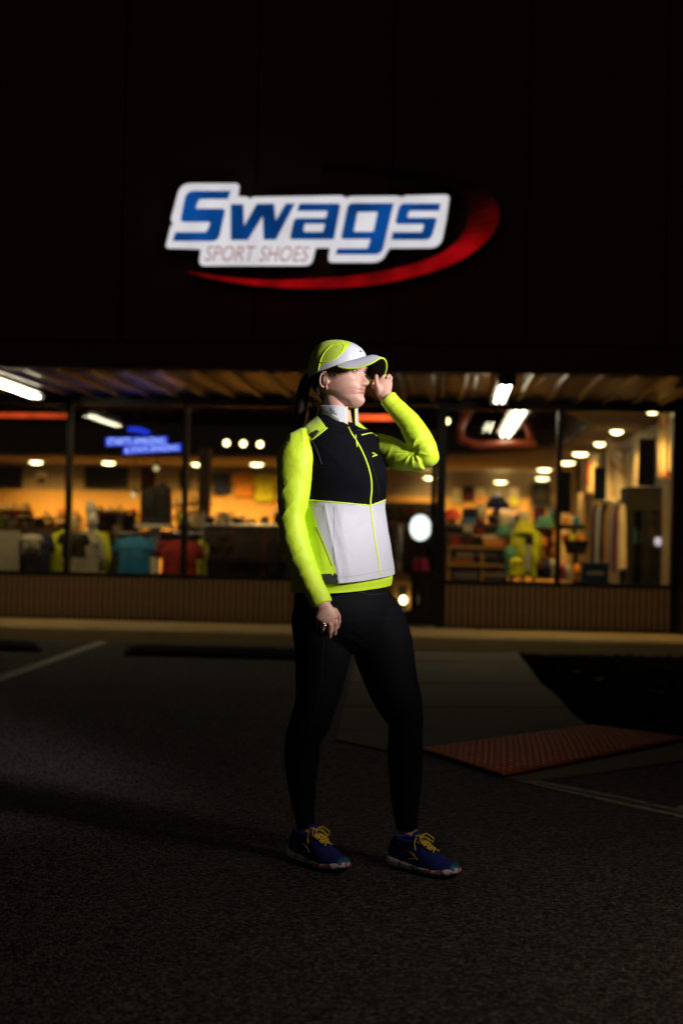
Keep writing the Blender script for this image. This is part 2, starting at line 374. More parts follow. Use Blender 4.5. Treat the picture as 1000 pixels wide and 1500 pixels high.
def cpiece(px, m):
    pts = [G(x, y, .004) - pb for x, y in px]
    if (pts[1]-pts[0]).cross(pts[2]-pts[1]).z < 0: pts = pts[::-1]
    mb = MB(); mb.prism([(p.x, p.y) for p in pts], .001, .004); mb.obj('painted_strip', m, pl)
M_pw = paint_mat(.52)
cpiece([(750, 1141.5), (757, 1142), (870, 1166), (1000, 1194), (1100, 1215), (1100, 1219.5), (1000, 1198), (870, 1170)], paint_mat(.42))
cpiece([(760, 1142), (780, 1142), (910, 1167), (1000, 1187), (1100, 1209), (1100, 1212), (1000, 1190), (880, 1164.5)], paint_mat(.47))
cpiece([(800, 1150), (905, 1168.5), (1000, 1190.4), (1000, 1193), (900, 1171)], paint_mat(.62))
cpiece([(990, 1182), (1010, 1178), (1060, 1195), (1030, 1203)], paint_mat(.42))
# wheel stops
def wheel_stop(xa, ya, xb, lab):
    a = toB(G(xa, ya)); b = toB(G(xb, ya + .025 * (xb - xa))); v0 = a.y; u0, u1 = a.x, b.x
    t = bempty('wheel_stop', ((u0+u1)/2, v0 + .08, 0), lab, 'wheel stop', 'wheel stops in front of the shop'); mb = MB(); um = (u0+u1)/2; h = (u1-u0)/2
    prof = [(-.08, 0), (-.075, .05), (-.045, .10), (.045, .10), (.075, .05), (.08, 0)]; rows = [(-h, .45), (-h + .05, .85), (-h + .12, 1), (h - .12, 1), (h - .05, .85), (h, .45)]
    mb.rings([[(um + x, v0 + .08 + p * (.6 + .4*s), z * s) for p, z in prof] for x, s in rows], True); mb.bobj('stop_body', M_stop, t)
    for s in (-.6, .6):
        c = MB(); c.rings([[(um + s*h + r*math.cos(k*math.pi/5), v0 + .08 + r*math.sin(k*math.pi/5), z) for k in range(10)] for r, z in ((.02, .098), (.02, .106), (.014, .108))], True); c.bobj('bolt', M_dkmet, t)
wheel_stop(179, 961, 452, 'long dark wheel stop behind the runner')
wheel_stop(-190, 949.5, 57, 'dark wheel stop at the left edge, beside the painted line')
# ================================================================== building
B = bempty('store_building', (0, 0, 0), 'dark single storey shop front with lit windows under a deep canopy', 'building')
VF = -3.05                                    # plane of the upper wall
zf = pv(500, 541, VF)[1]; ztop = 7.4; zband = pv(500, 505, VF - .02)[1]
uw = bpy.data.objects.new('upper_wall', MB().box((-14, VF + .03, zf), (14, VF + .4, ztop)).mesh('upper_wall', M_wall)); COL.objects.link(uw); uw.parent = B
u = -13.8; k = 0; shared = MB().box((.008, 0, 0), (1.192, .03, ztop - zband - .02)).mesh('wall_panel', M_wall)
while u < 13.5:
    o = bpy.data.objects.new('wall_panel', shared); COL.objects.link(o); o.parent = uw; o.location = (u, VF + random.uniform(-.003, .002), zband + .02); u += 1.2
MB().box((-14, VF - .06, zf - .02), (14, VF + .03, zband)).bobj('fascia', M_fascia, B)
# soffit of ribbed metal panels, falling slightly to the windows
zr = 2.615; za = zf + .01
sp = MB(); wd = .305; prof = [(0, 0), (.10, 0), (.115, -.035), (.15, -.035), (.165, 0), (.235, 0), (.245, -.012), (.255, 0), (wd - .004, 0)]
top = [(x, z + .02) for x, z in prof]
sp.rings([[(x, v, z + zz) for x, z in prof + top[::-1]] for v, zz in ((0, 0), (-VF - .05, zr - za))], True)
spm = sp.mesh('soffit_panel', M_soffit); u = -13.8
while u < 13.8:
    o = bpy.data.objects.new('soffit_panel', spm); COL.objects.link(o); o.parent = B; o.location = (u, VF + .03, za); u += wd
MB().box((-14, VF + .05, za + .12), (14, .3, za + .4)).bobj('canopy_deck', M_fascia, B)
# window frames
zs = pv(500, 846.5, 0)[1]; zh = pv(500, 592, 0)[1]
us = [pv(x, 720, 0)[0] for x in (-410, -240, -70, 100, 270.5, 440)]; ud0 = us[-1]; ud1 = pv(646, 720, 0)[0]; um = pv(818, 720, 0)[0]; ue = pv(986, 720, 0)[0]; uright = ue + .35
fw = .05
MB().box((-14, -.03, zh), (14, .10, zr + .3)).bobj('window_header', M_bronze, B)
def win(u0, u1):
    f = MB().box((u0 + .002, -.02, zh - .04), (u1 - .002, .07, zh - .002)).bobj('window_frame', M_bronze, B)
    MB().box((u0 + .002, -.02, zs - .045), (u1 - .002, .07, zs)).bobj('window_sill', M_bronze, B)
    p = MB().box((u0 + .01, .02, zs), (u1 - .01, .026, zh - .04)).bobj('pane', M_glass, f)
for a, b in zip(us, us[1:]): win(a, b)
win(ud1, um); win(um, ue)
for x in us[:-1] + [um]: MB().box((x - fw/2, -.04, zs - .045), (x + fw/2, .09, zh - .001)).bobj('mullion', M_bronze, B)
for x, ww in ((ud0, .08), (ud1, .10), (ue + .03, .10)): MB().box((x - ww/2, -.05, .132), (x + ww/2, .12, zh - .001)).bobj('door_post' if ww < .1 else 'pillar', M_bronze, B)
# entrance door (two leaves)
udm = (ud0 + ud1) / 2 - .02
for a, b in ((ud0 + .045, udm - .004), (udm + .004, ud1 - .055)):
    f = MB(); w_ = .055; z0, z1 = .15, 2.25
    f.box((a, -.01, z0), (a + w_, .04, z1)).box((b - w_, -.01, z0), (b, .04, z1)).box((a + w_, -.01, z0), (b - w_, .04, z0 + .16)).box((a + w_, -.01, z1 - .08), (b - w_, .04, z1))
    d = f.bobj('door', M_bronze, B); MB().box((a + w_, .012, z0 + .16), (b - w_, .018, z1 - .08)).bobj('pane', M_glass, d)
    hb = MB(); xh = b - .09 if a < udm - .1 else a + .09; hb.tube([(xh, -.01, .95), (xh, -.06, .97), (xh, -.06, 1.3), (xh, -.01, 1.32)], .012, 8); hb.bobj('handle', M_chrome, d, True)
f = MB().box((ud0 + .04, -.015, 2.254), (ud1 - .05, .06, 2.30)).bobj('transom_frame', M_bronze, B); MB().box((ud0 + .045, .02, 2.301), (ud1 - .055, .026, zh - .002)).bobj('pane', M_glass, f)
MB().box((ud0 + .04, -.06, .131), (ud1 - .05, .06, .148)).bobj('threshold', M_chrome, B)
# low wall under the windows, ribbed wooden siding: every batten a piece
bmesh_ = MB(); zb = zs - .05; bw = .042
bmesh_.rings([[(x, v, z) for x, v in ((-bw/2, 0), (-bw/2, -.02), (-bw/2 + .006, -.027), (bw/2 - .006, -.027), (bw/2, -.02), (bw/2, 0))] for z in (.15, zb)], True)
bme = bmesh_.mesh('batten', M_batten)
for a, b in ((-8.5, ud0 - .042), (ud1 + .052, uright + .1)):
    wl = MB().box((a, .0, .132), (b, .10, zb)).bobj('low_wall', M_gap, B); MB().box((a, -.03, .1315), (b, .0, .15)).bobj('skirting', M_bronze, wl)
    n = int((b - a) / .0645)
    for k in range(n):
        o = bpy.data.objects.new('batten', bme); COL.objects.link(o); o.parent = wl; o.location = (a + (k + .5) * (b - a) / n, random.uniform(-.002, .002), 0)
wl = MB().box((ue + .085, -.01, .132), (14, .25, zh)).bobj('end_wall', M_wall, B)
# ------------------------------------------------------------------ shop interior shell
VB = 15.6; ZS = 2.61; UR = ue + .12; UL = -11
fl = MB().box((UL, .11, .0), (UR + .3, VB + .5, .128)).bobj('shop_floor', M_floor, B)
bw_ = MB().box((UL, VB + .03, .128), (UR, VB + .2, 3.9)).bobj('back_wall', M_in, B)
slm = MB(); slm.rings([[(x, v, z) for v, z in ((.028, .004), (.0, .010), (.0, .094), (.010, .098), (.028, .098))] for x in (0, 2.42)], True); slme = slm.mesh('slat', M_slat)
zsl = pv(60, 722, VB)[1]
u = UL
while u < UR - .5:
    z = .13
    while z < zsl:
        o = bpy.data.objects.new('slat', slme); COL.objects.link(o); o.parent = bw_; o.location = (u, VB, z); z += .1
    u += 2.43
MB().box((UR, .12, .128), (UR + .15, VB, 3.9)).bobj('side_wall', M_in, B)
MB().box((UL - .2, .12, .128), (UL, VB, 3.9)).bobj('side_wall', M_in, B)
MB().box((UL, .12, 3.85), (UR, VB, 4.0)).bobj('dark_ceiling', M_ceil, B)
# perimeter bulkhead: a soffit with a large recess whose edge curves round on the right
edge_px = [(864, 623), (858, 630), (842, 642), (816, 654.5), (770, 661), (700, 666), (600, 669.5), (480, 671), (300, 670), (100, 668), (0, 667)]
ed = []
for x, y in edge_px:
    p = toB(G(x, y, ZS)); ed.append((p.x, p.y))
tipu = ed[0]; ed2 = [toB(G(x, y, ZS)) for x, y in ((845, 612), (824, 602))]; ed2 = [(p.x, p.y) for p in ed2]
lastv = ed[-1][1]
rec = [(UL + .5, lastv)] + ed[::-1] + ed2 + [(ed2[-1][0] - .25, .35), (UL + .5, .35)]
sof = MB()
outer_strips = [[(UL, lastv), (UL + .5, lastv)] , ]
def strip(poly): sof.prism(poly[::-1] if sum((b[0]-a[0])*(b[1]+a[1]) for a, b in zip(poly, poly[1:] + poly[:1])) > 0 else poly, ZS, ZS + .06)
# quads from the recess edge outwards
chain = [(UL + .5, lastv)] + ed[::-1]
for a, b in zip(chain, chain[1:]): strip([(a[0], a[1]), (b[0], b[1]), (b[0], VB), (a[0], VB)])
e0 = ed[0]; strip([e0, (UR, e0[1]), (UR, VB), (e0[0], VB)])
chain2 = [e0] + ed2 + [(ed2[-1][0] - .25, .13)]
for a, b in zip(chain2, chain2[1:]): strip([a, (UR, a[1]), (UR, b[1]), b])
bk = sof.bobj('bulkhead', M_soff_in, B)
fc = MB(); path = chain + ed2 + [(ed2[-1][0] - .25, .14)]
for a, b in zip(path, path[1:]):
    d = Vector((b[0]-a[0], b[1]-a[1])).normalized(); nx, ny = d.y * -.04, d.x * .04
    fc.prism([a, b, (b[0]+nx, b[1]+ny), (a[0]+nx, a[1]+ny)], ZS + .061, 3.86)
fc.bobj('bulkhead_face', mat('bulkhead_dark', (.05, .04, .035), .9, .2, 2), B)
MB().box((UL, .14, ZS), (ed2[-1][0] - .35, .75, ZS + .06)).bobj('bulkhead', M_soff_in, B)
# dark ducts and beams in the recess
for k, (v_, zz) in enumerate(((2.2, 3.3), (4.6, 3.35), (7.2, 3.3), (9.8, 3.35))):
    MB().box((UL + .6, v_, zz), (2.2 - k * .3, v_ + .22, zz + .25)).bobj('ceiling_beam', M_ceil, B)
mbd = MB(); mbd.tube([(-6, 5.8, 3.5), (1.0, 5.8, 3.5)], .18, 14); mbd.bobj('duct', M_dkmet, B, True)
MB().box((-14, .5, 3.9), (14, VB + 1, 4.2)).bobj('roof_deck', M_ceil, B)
# ================================================================== shop sign on the upper wall
E_white = emit('sign_white', (.95, .93, .97), .68, (.3, .3, .3), .10, 3.2)
E_blue = emit('sign_blue', (.002, .052, .23), .85, (.01, .03, .1), .45, 2.6)
E_pink = emit('sign_pink', (.42, .22, .22), .75, (.2, .1, .1))
M_box = mat('sign_return', (.02, .02, .02), .5, .1, 5)
VS = VF - .16
sb = pv(450, 350, VS); sign = bempty('shop_sign', (sb[0], VS, sb[1]), 'illuminated sign reading Swags SPORT SHOES with red swoosh on the dark upper wall', 'sign')
def sloop(pts, k=5):
    out = []
    for p in fillet(pts, k):
        u_, z_ = pv(p.x, p.y, VS); out.append((u_ - sb[0], z_ - sb[1]))
    return out
def splate(name, loops, depth, m, dy, parent):
    me = plate(loops, depth); me.materials.clear(); me.materials.append(m); o = bpy.data.objects.new(name, me); COL.objects.link(o); o.parent = parent; o.location = (0, dy, 0); return o
backing = [(351,268,7),(348,287,2),(362,288,1),(366,291,1),(371,288,1),(501,286,3),(507,290,1),(513,287,2),(582,286.5,1),(588,288.5,1),(594,286,1),(658.5,284.5,7),(654,317,1),(653.5,321,2),(645,362,16),(570,362.5,2),(558,383.5,14),(480,383.5,7),(483,362,2),(462,362,2),(456,388,10),(291,388.5,8),(294,364,2),(242,362.5,5),(250,330,5),(254,328,1),(250,322,4),(264,268,16)]
big = [(p[0] + (2.0 if p[0] > 450 else -2.0) , p[1] + (2.0 if p[1] > 326 else -2.0), *p[2:]) for p in backing]
face = splate('sign_face', [sloop(backing)], .02, E_white, 0, sign)
splate('sign_box', [sloop(big)], .14, M_box, .018, sign)
letters = {'letter_S': [[(338,279.5),(334,291.3),(291,291.3,5),(286.5,305.5,3),(330.5,305.5,6),(320,353,10),(253,353),(257,340),(303,340,4),(308.5,325,4),(264,325,6),(273,279.5,12)]],
 'letter_w': [[(338,299),(356.5,299),(357.5,331),(376,298.5),(401.5,298),(404,323),(418.5,298),(432,298),(404,351),(386,351),(385,316),(363,351.5),(338,351.5)]],
 'letter_a': [[(438.5,298),(499,298,5),(489,350.5),(424,350.5,5),(431,319.5,6),(477,319.5,2),(480,308.8,3),(435,308.8)], [(446,327.6,2),(476,327.6,2),(473,339.6,2),(444.5,339.6,2)]],
 'letter_g': [[(510,297.5,7),(576.5,297.5),(559,372.6,11),(491.5,372.6),(494,364),(538.5,364,3),(542.5,350),(499,350,5)], [(523.4,310.5,2),(553,310),(546.8,339.3,2),(518,339.3,2)]],
 'letter_s': [[(645,298),(643,308.5),(599,308.5,3),(596,318.8,3),(640.5,318.8,5),(631,351,9),(573,351),(575,340),(618,340,3),(621,328,3),(578,328,6),(585.5,298,8)]]}
for nme, lp in letters.items(): splate(nme, [sloop(l) for l in lp], .02, E_blue, -.012, sign)
a_ = pv(300, 371, VS); b_ = pv(453, 371, VS)
me = text_mesh('SPORT SHOES', 1, .004, .28); xs = [v.co.x for v in me.vertices]; ysz = [v.co.y for v in me.vertices]; wd_ = max(xs) - min(xs); hh = max(ysz) - min(ysz)
sx = (b_[0] - a_[0]) / wd_; sz = (pv(370, 360.5, VS)[1] - pv(370, 383, VS)[1]) / hh
mcx = (max(xs) + min(xs)) / 2; mcy = (max(ysz) + min(ysz)) / 2
me.transform(Matrix.Diagonal((sx, sz, 1, 1)) @ Matrix.Translation((-mcx, -mcy, 0))); me.transform(Matrix.Rotation(math.radians(90), 4, 'X')); me.materials.clear(); me.materials.append(E_pink)
o = bpy.data.objects.new('lettering', me); COL.objects.link(o); o.parent = sign; o.location = ((a_[0]+b_[0])/2 - sb[0], -.006, pv(376, 371.5, VS)[1] - sb[1])
outer = [(276,398.5),(330,411),(400,419.5),(470,421.5),(540,417),(600,406),(660,387),(700,363),(725,336),(731.5,314),(728,299),(716,284),(690,268),(650,255),(600,248),(530,244),(470,242)]
inner = [(276,398),(340,406.5),(400,410),(460,408),(530,402),(600,388),(650,368),(678,342),(686,318),(683,297),(668,279),(625,261),(565,251),(515,246.5),(470,244)]
def poly_at(pl, t):
    d = [0]
    for a, b in zip(pl, pl[1:]): d.append(d[-1] + math.hypot(b[0]-a[0], b[1]-a[1]))
    x = t * d[-1]
    for i in range(len(pl) - 1):
        if x <= d[i+1] + 1e-6:
            f = (x - d[i]) / (d[i+1] - d[i]); p = [pl[max(i-1,0)], pl[i], pl[i+1], pl[min(i+2,len(pl)-1)]]
            return tuple(.5*((2*b)+(c-a)*f+(2*a-5*b+4*c-e)*f*f+(3*b-a-3*c+e)*f**3) for a, b, c, e in zip(*p))
    return pl[-1]
no_ = [poly_at(outer, i / 60) for i in range(61)]; ni_ = [poly_at(inner, i / 60) for i in range(61)]
def seg(i0, i1, strength, name, depth=.02, dy=0, grow=0):
    lp = no_[i0:i1+1] + ni_[i0:i1+1][::-1]
    m = emit('swoosh_red', (.29, .0012, .003), strength, (.02, .002, .003), .5, 4.0) if strength is not None else M_box
    return splate(name, [sloop(lp)], depth, m, dy, sign)
seg(0, 60, None, 'swoosh_box', .12, .022)
seg(0, 34, .66, 'swoosh_face'); s0 = 34
for k, st in enumerate((.56, .45, .28, .16, .09, .045, .02, .008)): seg(s0, s0 + 1, st, 'swoosh_face'); s0 += 1
seg(s0, 60, .0, 'swoosh_face')
# ================================================================== canopy fluorescent fixtures
E_tube = emit('fluorescent_tube', (1.0, .90, .62), 30)
def fixture(pts, lab, light=True):
    (x0, y0), (x1, y1) = pts                     # near and far end of the fixture as surveyed on the soffit
    zz = 2.50; a = toB(G(x0, y0, zz)); b = toB(G(x1, y1, zz)); L_ = 1.3; b.x = (a.x + b.x) / 2; a.x = b.x; a.y, b.y = min(a.y, b.y), max(a.y, b.y)
    t = bempty('fluorescent_fixture', ((a.x+b.x)/2, (a.y+b.y)/2, zz), lab, 'light fixture', 'tube lights under the canopy')
    h = MB(); h.box((a.x - .085, a.y, zz + .03), (a.x + .085, b.y, zz + .08)).box((a.x - .012, a.y, zz - .0), (a.x + .012, b.y, zz + .03))
    h.box((a.x - .08, a.y - .02, zz - .025), (a.x + .08, a.y, zz + .08)).box((a.x - .08, b.y, zz - .025), (a.x + .08, b.y + .02, zz + .08)); h.bobj('housing', M_dkmet, t)
    for s in (-.032, .032):
        tb = MB(); tb.tube([(a.x + s, a.y + .01, zz), (a.x + s, b.y - .01, zz)], .015, 10); tb.bobj('tube', E_tube, t, True)
    return t, a, b
def inner_fixture():
    zz = 2.66; a = toB(G(762, 602, zz)); b = toB(G(737, 638, zz)); b.x = a.x; t = bempty('fluorescent_fixture', (a.x, (a.y+b.y)/2, zz), 'lit twin tube fixture hanging inside the shop, left of the right mullion', 'light fixture', 'tube lights inside')
    MB().box((a.x - .13, a.y, zz + .03), (a.x + .13, b.y, zz + .08)).bobj('housing', M_white, t)
    for s in (-.045, .045): MB().tube([(a.x + s, a.y + .02, zz), (a.x + s, b.y - .02, zz)], .022, 10).bobj('tube', emit('fluorescent_inside', (1.0, .92, .66), 13), t, True)
    for v_ in (a.y + .3, b.y - .3): MB().tube([(a.x, v_, zz + .08), (a.x, v_, 3.84)], .006, 5).bobj('hanging_rod', M_dkmet, t)
inner_fixture()
fx1 = fixture(((748, 561), (726, 588)), 'lit twin tube fixture under the canopy, right of the runner')
fx2 = fixture(((-16, 552), (40, 581)), 'lit twin tube fixture under the canopy at the left edge')
# ================================================================== downlights in the bulkhead
E_down = emit('downlight_glow', (1.0, .78, .36), 11)
WARM = (1.0, .57, .14)
dl_px = [(955, 601.5), (903, 632), (878, 650), (850, 665), (831, 678), (797, 688), (794, 701), (733, 706), (630, 700), (53, 677), (159, 678), (290, 680), (376, 680)]
dl_lab = ['round downlight nearest the shop window, at the right end of the ceiling', 'second downlight from the window along the right wall', 'third downlight from the window along the right wall', 'fourth downlight from the window along the right wall', 'fifth downlight from the window, just right of the mullion',
  'upper of the two stacked downlights left of the mullion', 'lower of the two stacked downlights left of the mullion', 'downlight above the bright patch of orange wall behind the lime mannequin', 'downlight just left of the dark door pillar below the raised elbow',
  'downlight beside the left television, leftmost in view', 'downlight above the black television in the second window', 'downlight right of the mullion beside the white column', 'downlight above the hung yellow shirt']
dls = []
for k, ((x, y), lab) in enumerate(zip(dl_px, dl_lab)):
    p = toB(G(x, y, ZS - .015)); sc_ = 1.0
    if p.y > VB - .35:
        p.y = VB - .35; u_, z_ = pv(x, y, p.y); p.x = u_
    r = .085 if p.y < 8 else .14
    t = bempty('downlight', (p.x, p.y, ZS), lab, 'downlight', 'downlights in the shop ceiling'); zc = ZS if p.y < VB - .5 else pv(x, y, p.y)[1] + .015
    m = MB(); m.rings([[(p.x + rr_ * math.cos(a*math.pi/10), p.y + rr_ * math.sin(a*math.pi/10), zz) for a in range(20)] for rr_, zz in ((r, zc), (r + .02, zc), (r + .02, zc - .012), (r, zc - .012), (r, zc))], False); m.bobj('trim_ring', M_white, t, True)
    m = MB(); m.rings([[(p.x + rr_ * math.cos(a*math.pi/10), p.y + rr_ * math.sin(a*math.pi/10), zz) for a in range(20)] for rr_, zz in ((r, zc - .002), (r - .005, zc - .02), (r * .6, zc - .045), (.01, zc - .055))], True); m.bobj('lens', E_down, t, True)
    l = lamp('downlight_beam', 'SPOT', W(p.x, p.y, zc - .08), (105 if k < 7 else 180) if k < 9 else (380 if k < 11 else 620), WARM, spot_size=math.radians(125), spot_blend=.8, shadow_soft_size=.08); l.parent = t; l.matrix_parent_inverse = t.matrix_world.inverted(); l.location = (0, 0, zc - .08 - ZS)
    if k >= 7:   # wall washers: beam leaves the lamp a little out from the wall and leans to it
        l.location = (0, -.9, zc - .08 - ZS); l.rotation_euler = (math.radians(26), 0, 0)
    dls.append(l)
# a row of downlights just behind the window header: from the car park one sees their glow on the goods
for k, (x, lab) in enumerate(((-40, 'downlight behind the window header at the far left'), (60, 'downlight behind the window header over the grey display board'), (185, 'downlight behind the window header over the blue tee shirt'), (330, 'downlight behind the window header over the long black rack'), (715, 'downlight behind the window header over the brown shelf unit'), (775, 'downlight behind the window header over the lime mannequin'))):
    u_ = pv(x, 700, .45)[0]; v_ = .42; t = bempty('downlight', (u_, v_, ZS), lab, 'downlight', 'downlights behind the window header')
    m = MB(); m.rings([[(u_ + rr_ * math.cos(a*math.pi/10), v_ + rr_ * math.sin(a*math.pi/10), zz) for a in range(20)] for rr_, zz in ((.085, ZS - .001), (.105, ZS - .001), (.105, ZS - .012), (.085, ZS - .012), (.085, ZS - .001))], False); m.bobj('trim_ring', M_white, t, True)
    m = MB(); m.rings([[(u_ + rr_ * math.cos(a*math.pi/10), v_ + rr_ * math.sin(a*math.pi/10), zz) for a in range(20)] for rr_, zz in ((.085, ZS - .002), (.08, ZS - .02), (.05, ZS - .035), (.01, ZS - .04))], True); m.bobj('lens', E_down, t, True)
    l = lamp('downlight_beam', 'SPOT', (0, 0, -.06), 27, (1.0, .66, .24), spot_size=math.radians(130), spot_blend=.8, shadow_soft_size=.06); l.parent = t; l.location = (0, 0, -.06); l.rotation_euler = (math.radians(14), 0, 0)
# wash lights along the back wall (recessed, the ones one cannot see singly)
# small track lights in the dark recess
for x, y, lab in ((332, 649, 'leftmost of the three small track lights above the black rack'), (356.5, 650, 'middle one of the three small track lights above the black rack'), (381, 651, 'rightmost of the three small track lights above the black rack'), (654, 617, 'small yellow lamp beside the raised elbow'), (229, 686, 'faint small lamp above the white stand'), (196, 725, 'faint lamp low on the wall left of the white stand')):
    v = 6.5; a = pv(x, y, v); t = bempty('track_light', (a[0], v, a[1]), lab, 'spotlight', 'small lamps inside the shop'); dimm = x in (229, 196)
    MB().ell((a[0], v - .02, a[1]), .045, .03, .045, 14, 10).bobj('lens', emit('track_glow', (1, .78, .34), .8 if dimm else 9), t, True)
    mb = MB(); mb.tube([(a[0], v, a[1]), (a[0], v + .14, a[1] + .05)], .05, 12); mb.tube([(a[0], v + .08, a[1] + .04), (a[0], v + .08, 3.84)], .008, 5); mb.bobj('can', M_dkmet, t, True)
    if not dimm:
        l = lamp('track_beam', 'SPOT', (0, 0, 0), 150, (1.0, .62, .2), spot_size=math.radians(72), spot_blend=.8, shadow_soft_size=.05); l.parent = t; l.location = (0, -.12, -.02); l.rotation_euler = (math.radians(-16), 0, 0)
# ================================================================== neon
E_neon = emit('red_neon', (1.0, .10, .02), 1.6, (.3, .02, .01), .3, 6)
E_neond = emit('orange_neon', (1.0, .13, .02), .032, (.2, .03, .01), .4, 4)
def neon(pts, v, r, m, lab, name='neon_tube'):
    q = [pv(x, y, v) for x, y in pts]; mb = MB(); mb.tube([(a, v, z) for a, z in q], r, 10); tag(mb.bobj(name, m, None, True), lab, 'neon light')
neon([(-90, 607), (98, 609)], 2.4, .035, emit('red_neon_faded', (1.0, .10, .02), .55, (.3, .02, .01), .3, 6), 'glowing red neon line high in the left window')
neon([(470, 611), (592, 612)], 2.4, .038, E_neon, 'glowing red neon line behind the face and raised arm of the runner')
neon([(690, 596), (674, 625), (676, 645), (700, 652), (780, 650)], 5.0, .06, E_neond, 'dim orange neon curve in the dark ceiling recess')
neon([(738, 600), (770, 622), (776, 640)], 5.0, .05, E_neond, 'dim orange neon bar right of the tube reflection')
# blue lit sign hanging inside the window
E_bl = emit('blue_led', (.006, .04, 1.0), .75, (.01, .03, .3)); E_bt = emit('pale_led', (.45, .6, 1.0), 1.3)
VN = .35
nb = pv(210, 648, VN); ns = bempty('blue_window_sign', (nb[0], VN, nb[1]), 'blue lit sign in two staggered lines hanging in the second window', 'sign')
def bar(x0, y0, x1, y1, tilt, txt):
    q = [pv(x, y, VN) for x, y in ((x0, y0), (x1, y0 + tilt), (x1, y1 + tilt), (x0, y1))]
    m = MB(); m.rings([[(u_, v_, z_) for u_, z_ in q] for v_ in (VN, VN + .03)], True); o = m.bobj('light_bar', E_bl, ns)
    me = text_mesh(txt, 1, .002); xs = [v.co.x for v in me.vertices]; yz = [v.co.y for v in me.vertices]; ww = q[1][0] - q[0][0]
    s = .93 * ww / (max(xs) - min(xs)); s2 = .78 * (q[0][1] - q[3][1]) / (max(yz) - min(yz))
    me.transform(Matrix.Rotation(math.radians(90), 4, 'X') @ Matrix.Diagonal((s, s2, 1, 1)) @ Matrix.Translation((-(max(xs)+min(xs))/2, -(max(yz)+min(yz))/2, 0)))
    ang = math.atan2(q[1][1] - q[0][1], ww); me.transform(Matrix.Rotation(-ang, 4, 'Y')); me.materials.clear(); me.materials.append(E_bt)
    t = bpy.data.objects.new('lettering', me); COL.objects.link(t); t.parent = o; t.location = (sum(p[0] for p in q)/4 - nb[0], -.006, sum(p[1] for p in q)/4 - nb[1])
bar(154.5, 640.5, 245, 653.5, -1.5, 'STARTS AMAZING'); bar(180, 654.5, 265, 665.5, -5, '& STAYS AMAZING')
q = [pv(x, y, VN) for x, y in ((187, 625.5), (196, 624.5), (208, 626.5), (219, 631), (219.5, 634), (212, 637), (206, 634), (195, 632.5), (187, 632))]
m = MB(); m.rings([[(u_, v_, z_) for u_, z_ in q] for v_ in (VN, VN + .03)], True); m.bobj('shoe_emblem', E_bl, ns)
m = MB()
for x in (200, 225): a = pv(x, 641, VN + .015); m.tube([(a[0], VN + .015, a[1]), (a[0], VN + .015, 3.5)], .004, 5)
m.bobj('hanging_wire', M_dkmet, ns)
# bright reflection in the door glass, built as a glowing oval
a = pv(615.5, 773, .35); ov = bempty('glowing_oval', (a[0], .35, a[1]), 'bright white reflection in the door glass, built as a glowing oval', 'light')
E_ov = emit('reflection_glow', (.93, 1.0, .98), 1.5); rx = 16 * 15.95 / FPX; rz = 19.5 * 15.95 / FPX
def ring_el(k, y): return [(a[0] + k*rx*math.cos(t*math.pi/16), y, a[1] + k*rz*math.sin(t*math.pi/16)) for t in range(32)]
MB().rings([ring_el(.98, .36), ring_el(.98, .345), ring_el(.9, .34)], True).bobj('glow_face', E_ov, ov, True)
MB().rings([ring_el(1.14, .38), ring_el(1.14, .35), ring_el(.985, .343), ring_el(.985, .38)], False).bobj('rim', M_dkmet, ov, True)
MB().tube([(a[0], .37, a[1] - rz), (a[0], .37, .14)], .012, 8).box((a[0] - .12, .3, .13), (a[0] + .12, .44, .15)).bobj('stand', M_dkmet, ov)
# ================================================================== goods in the shop
def box_thing(name, x0, y0, x1, y1, v, depth, m, lab, cat, group=None, extra=None, bev=.01):
    u0, z1 = pv(x0, y0, v); u1, z0 = pv(x1, y1, v); t = bempty(name, ((u0+u1)/2, v, z0), lab, cat, group); return t, u0, u1, z0, z1
def screen(x0, y0, x1, y1, lab):
    v = VB - .10; t, u0, u1, z0, z1 = box_thing('television', x0, y0, x1, y1, v, .06, None, lab, 'television', 'televisions on the back wall')
    MB().box((u0, v, z0), (u1, v + .05, z1)).bobj('casing', M_dkmet, t); MB().box((u0 + .02, v - .004, z0 + .03), (u1 - .02, v + .001, z1 - .02)).bobj('screen', mat('dark_screen', (.003, .003, .004), .6, .1, 2, spec=.1), t)
    MB().box(((u0+u1)/2 - .1, v + .05, (z0+z1)/2 - .1), ((u0+u1)/2 + .1, VB + .02, (z0+z1)/2 + .1)).bobj('bracket', M_dkmet, t)
screen(-20, 682, 32, 714, 'black television at the left edge of the back wall'); screen(124, 683, 187, 716, 'black television above the shelves in the second window'); screen(779, 706, 808, 745, 'dark screen high on the back wall left of the right mullion')
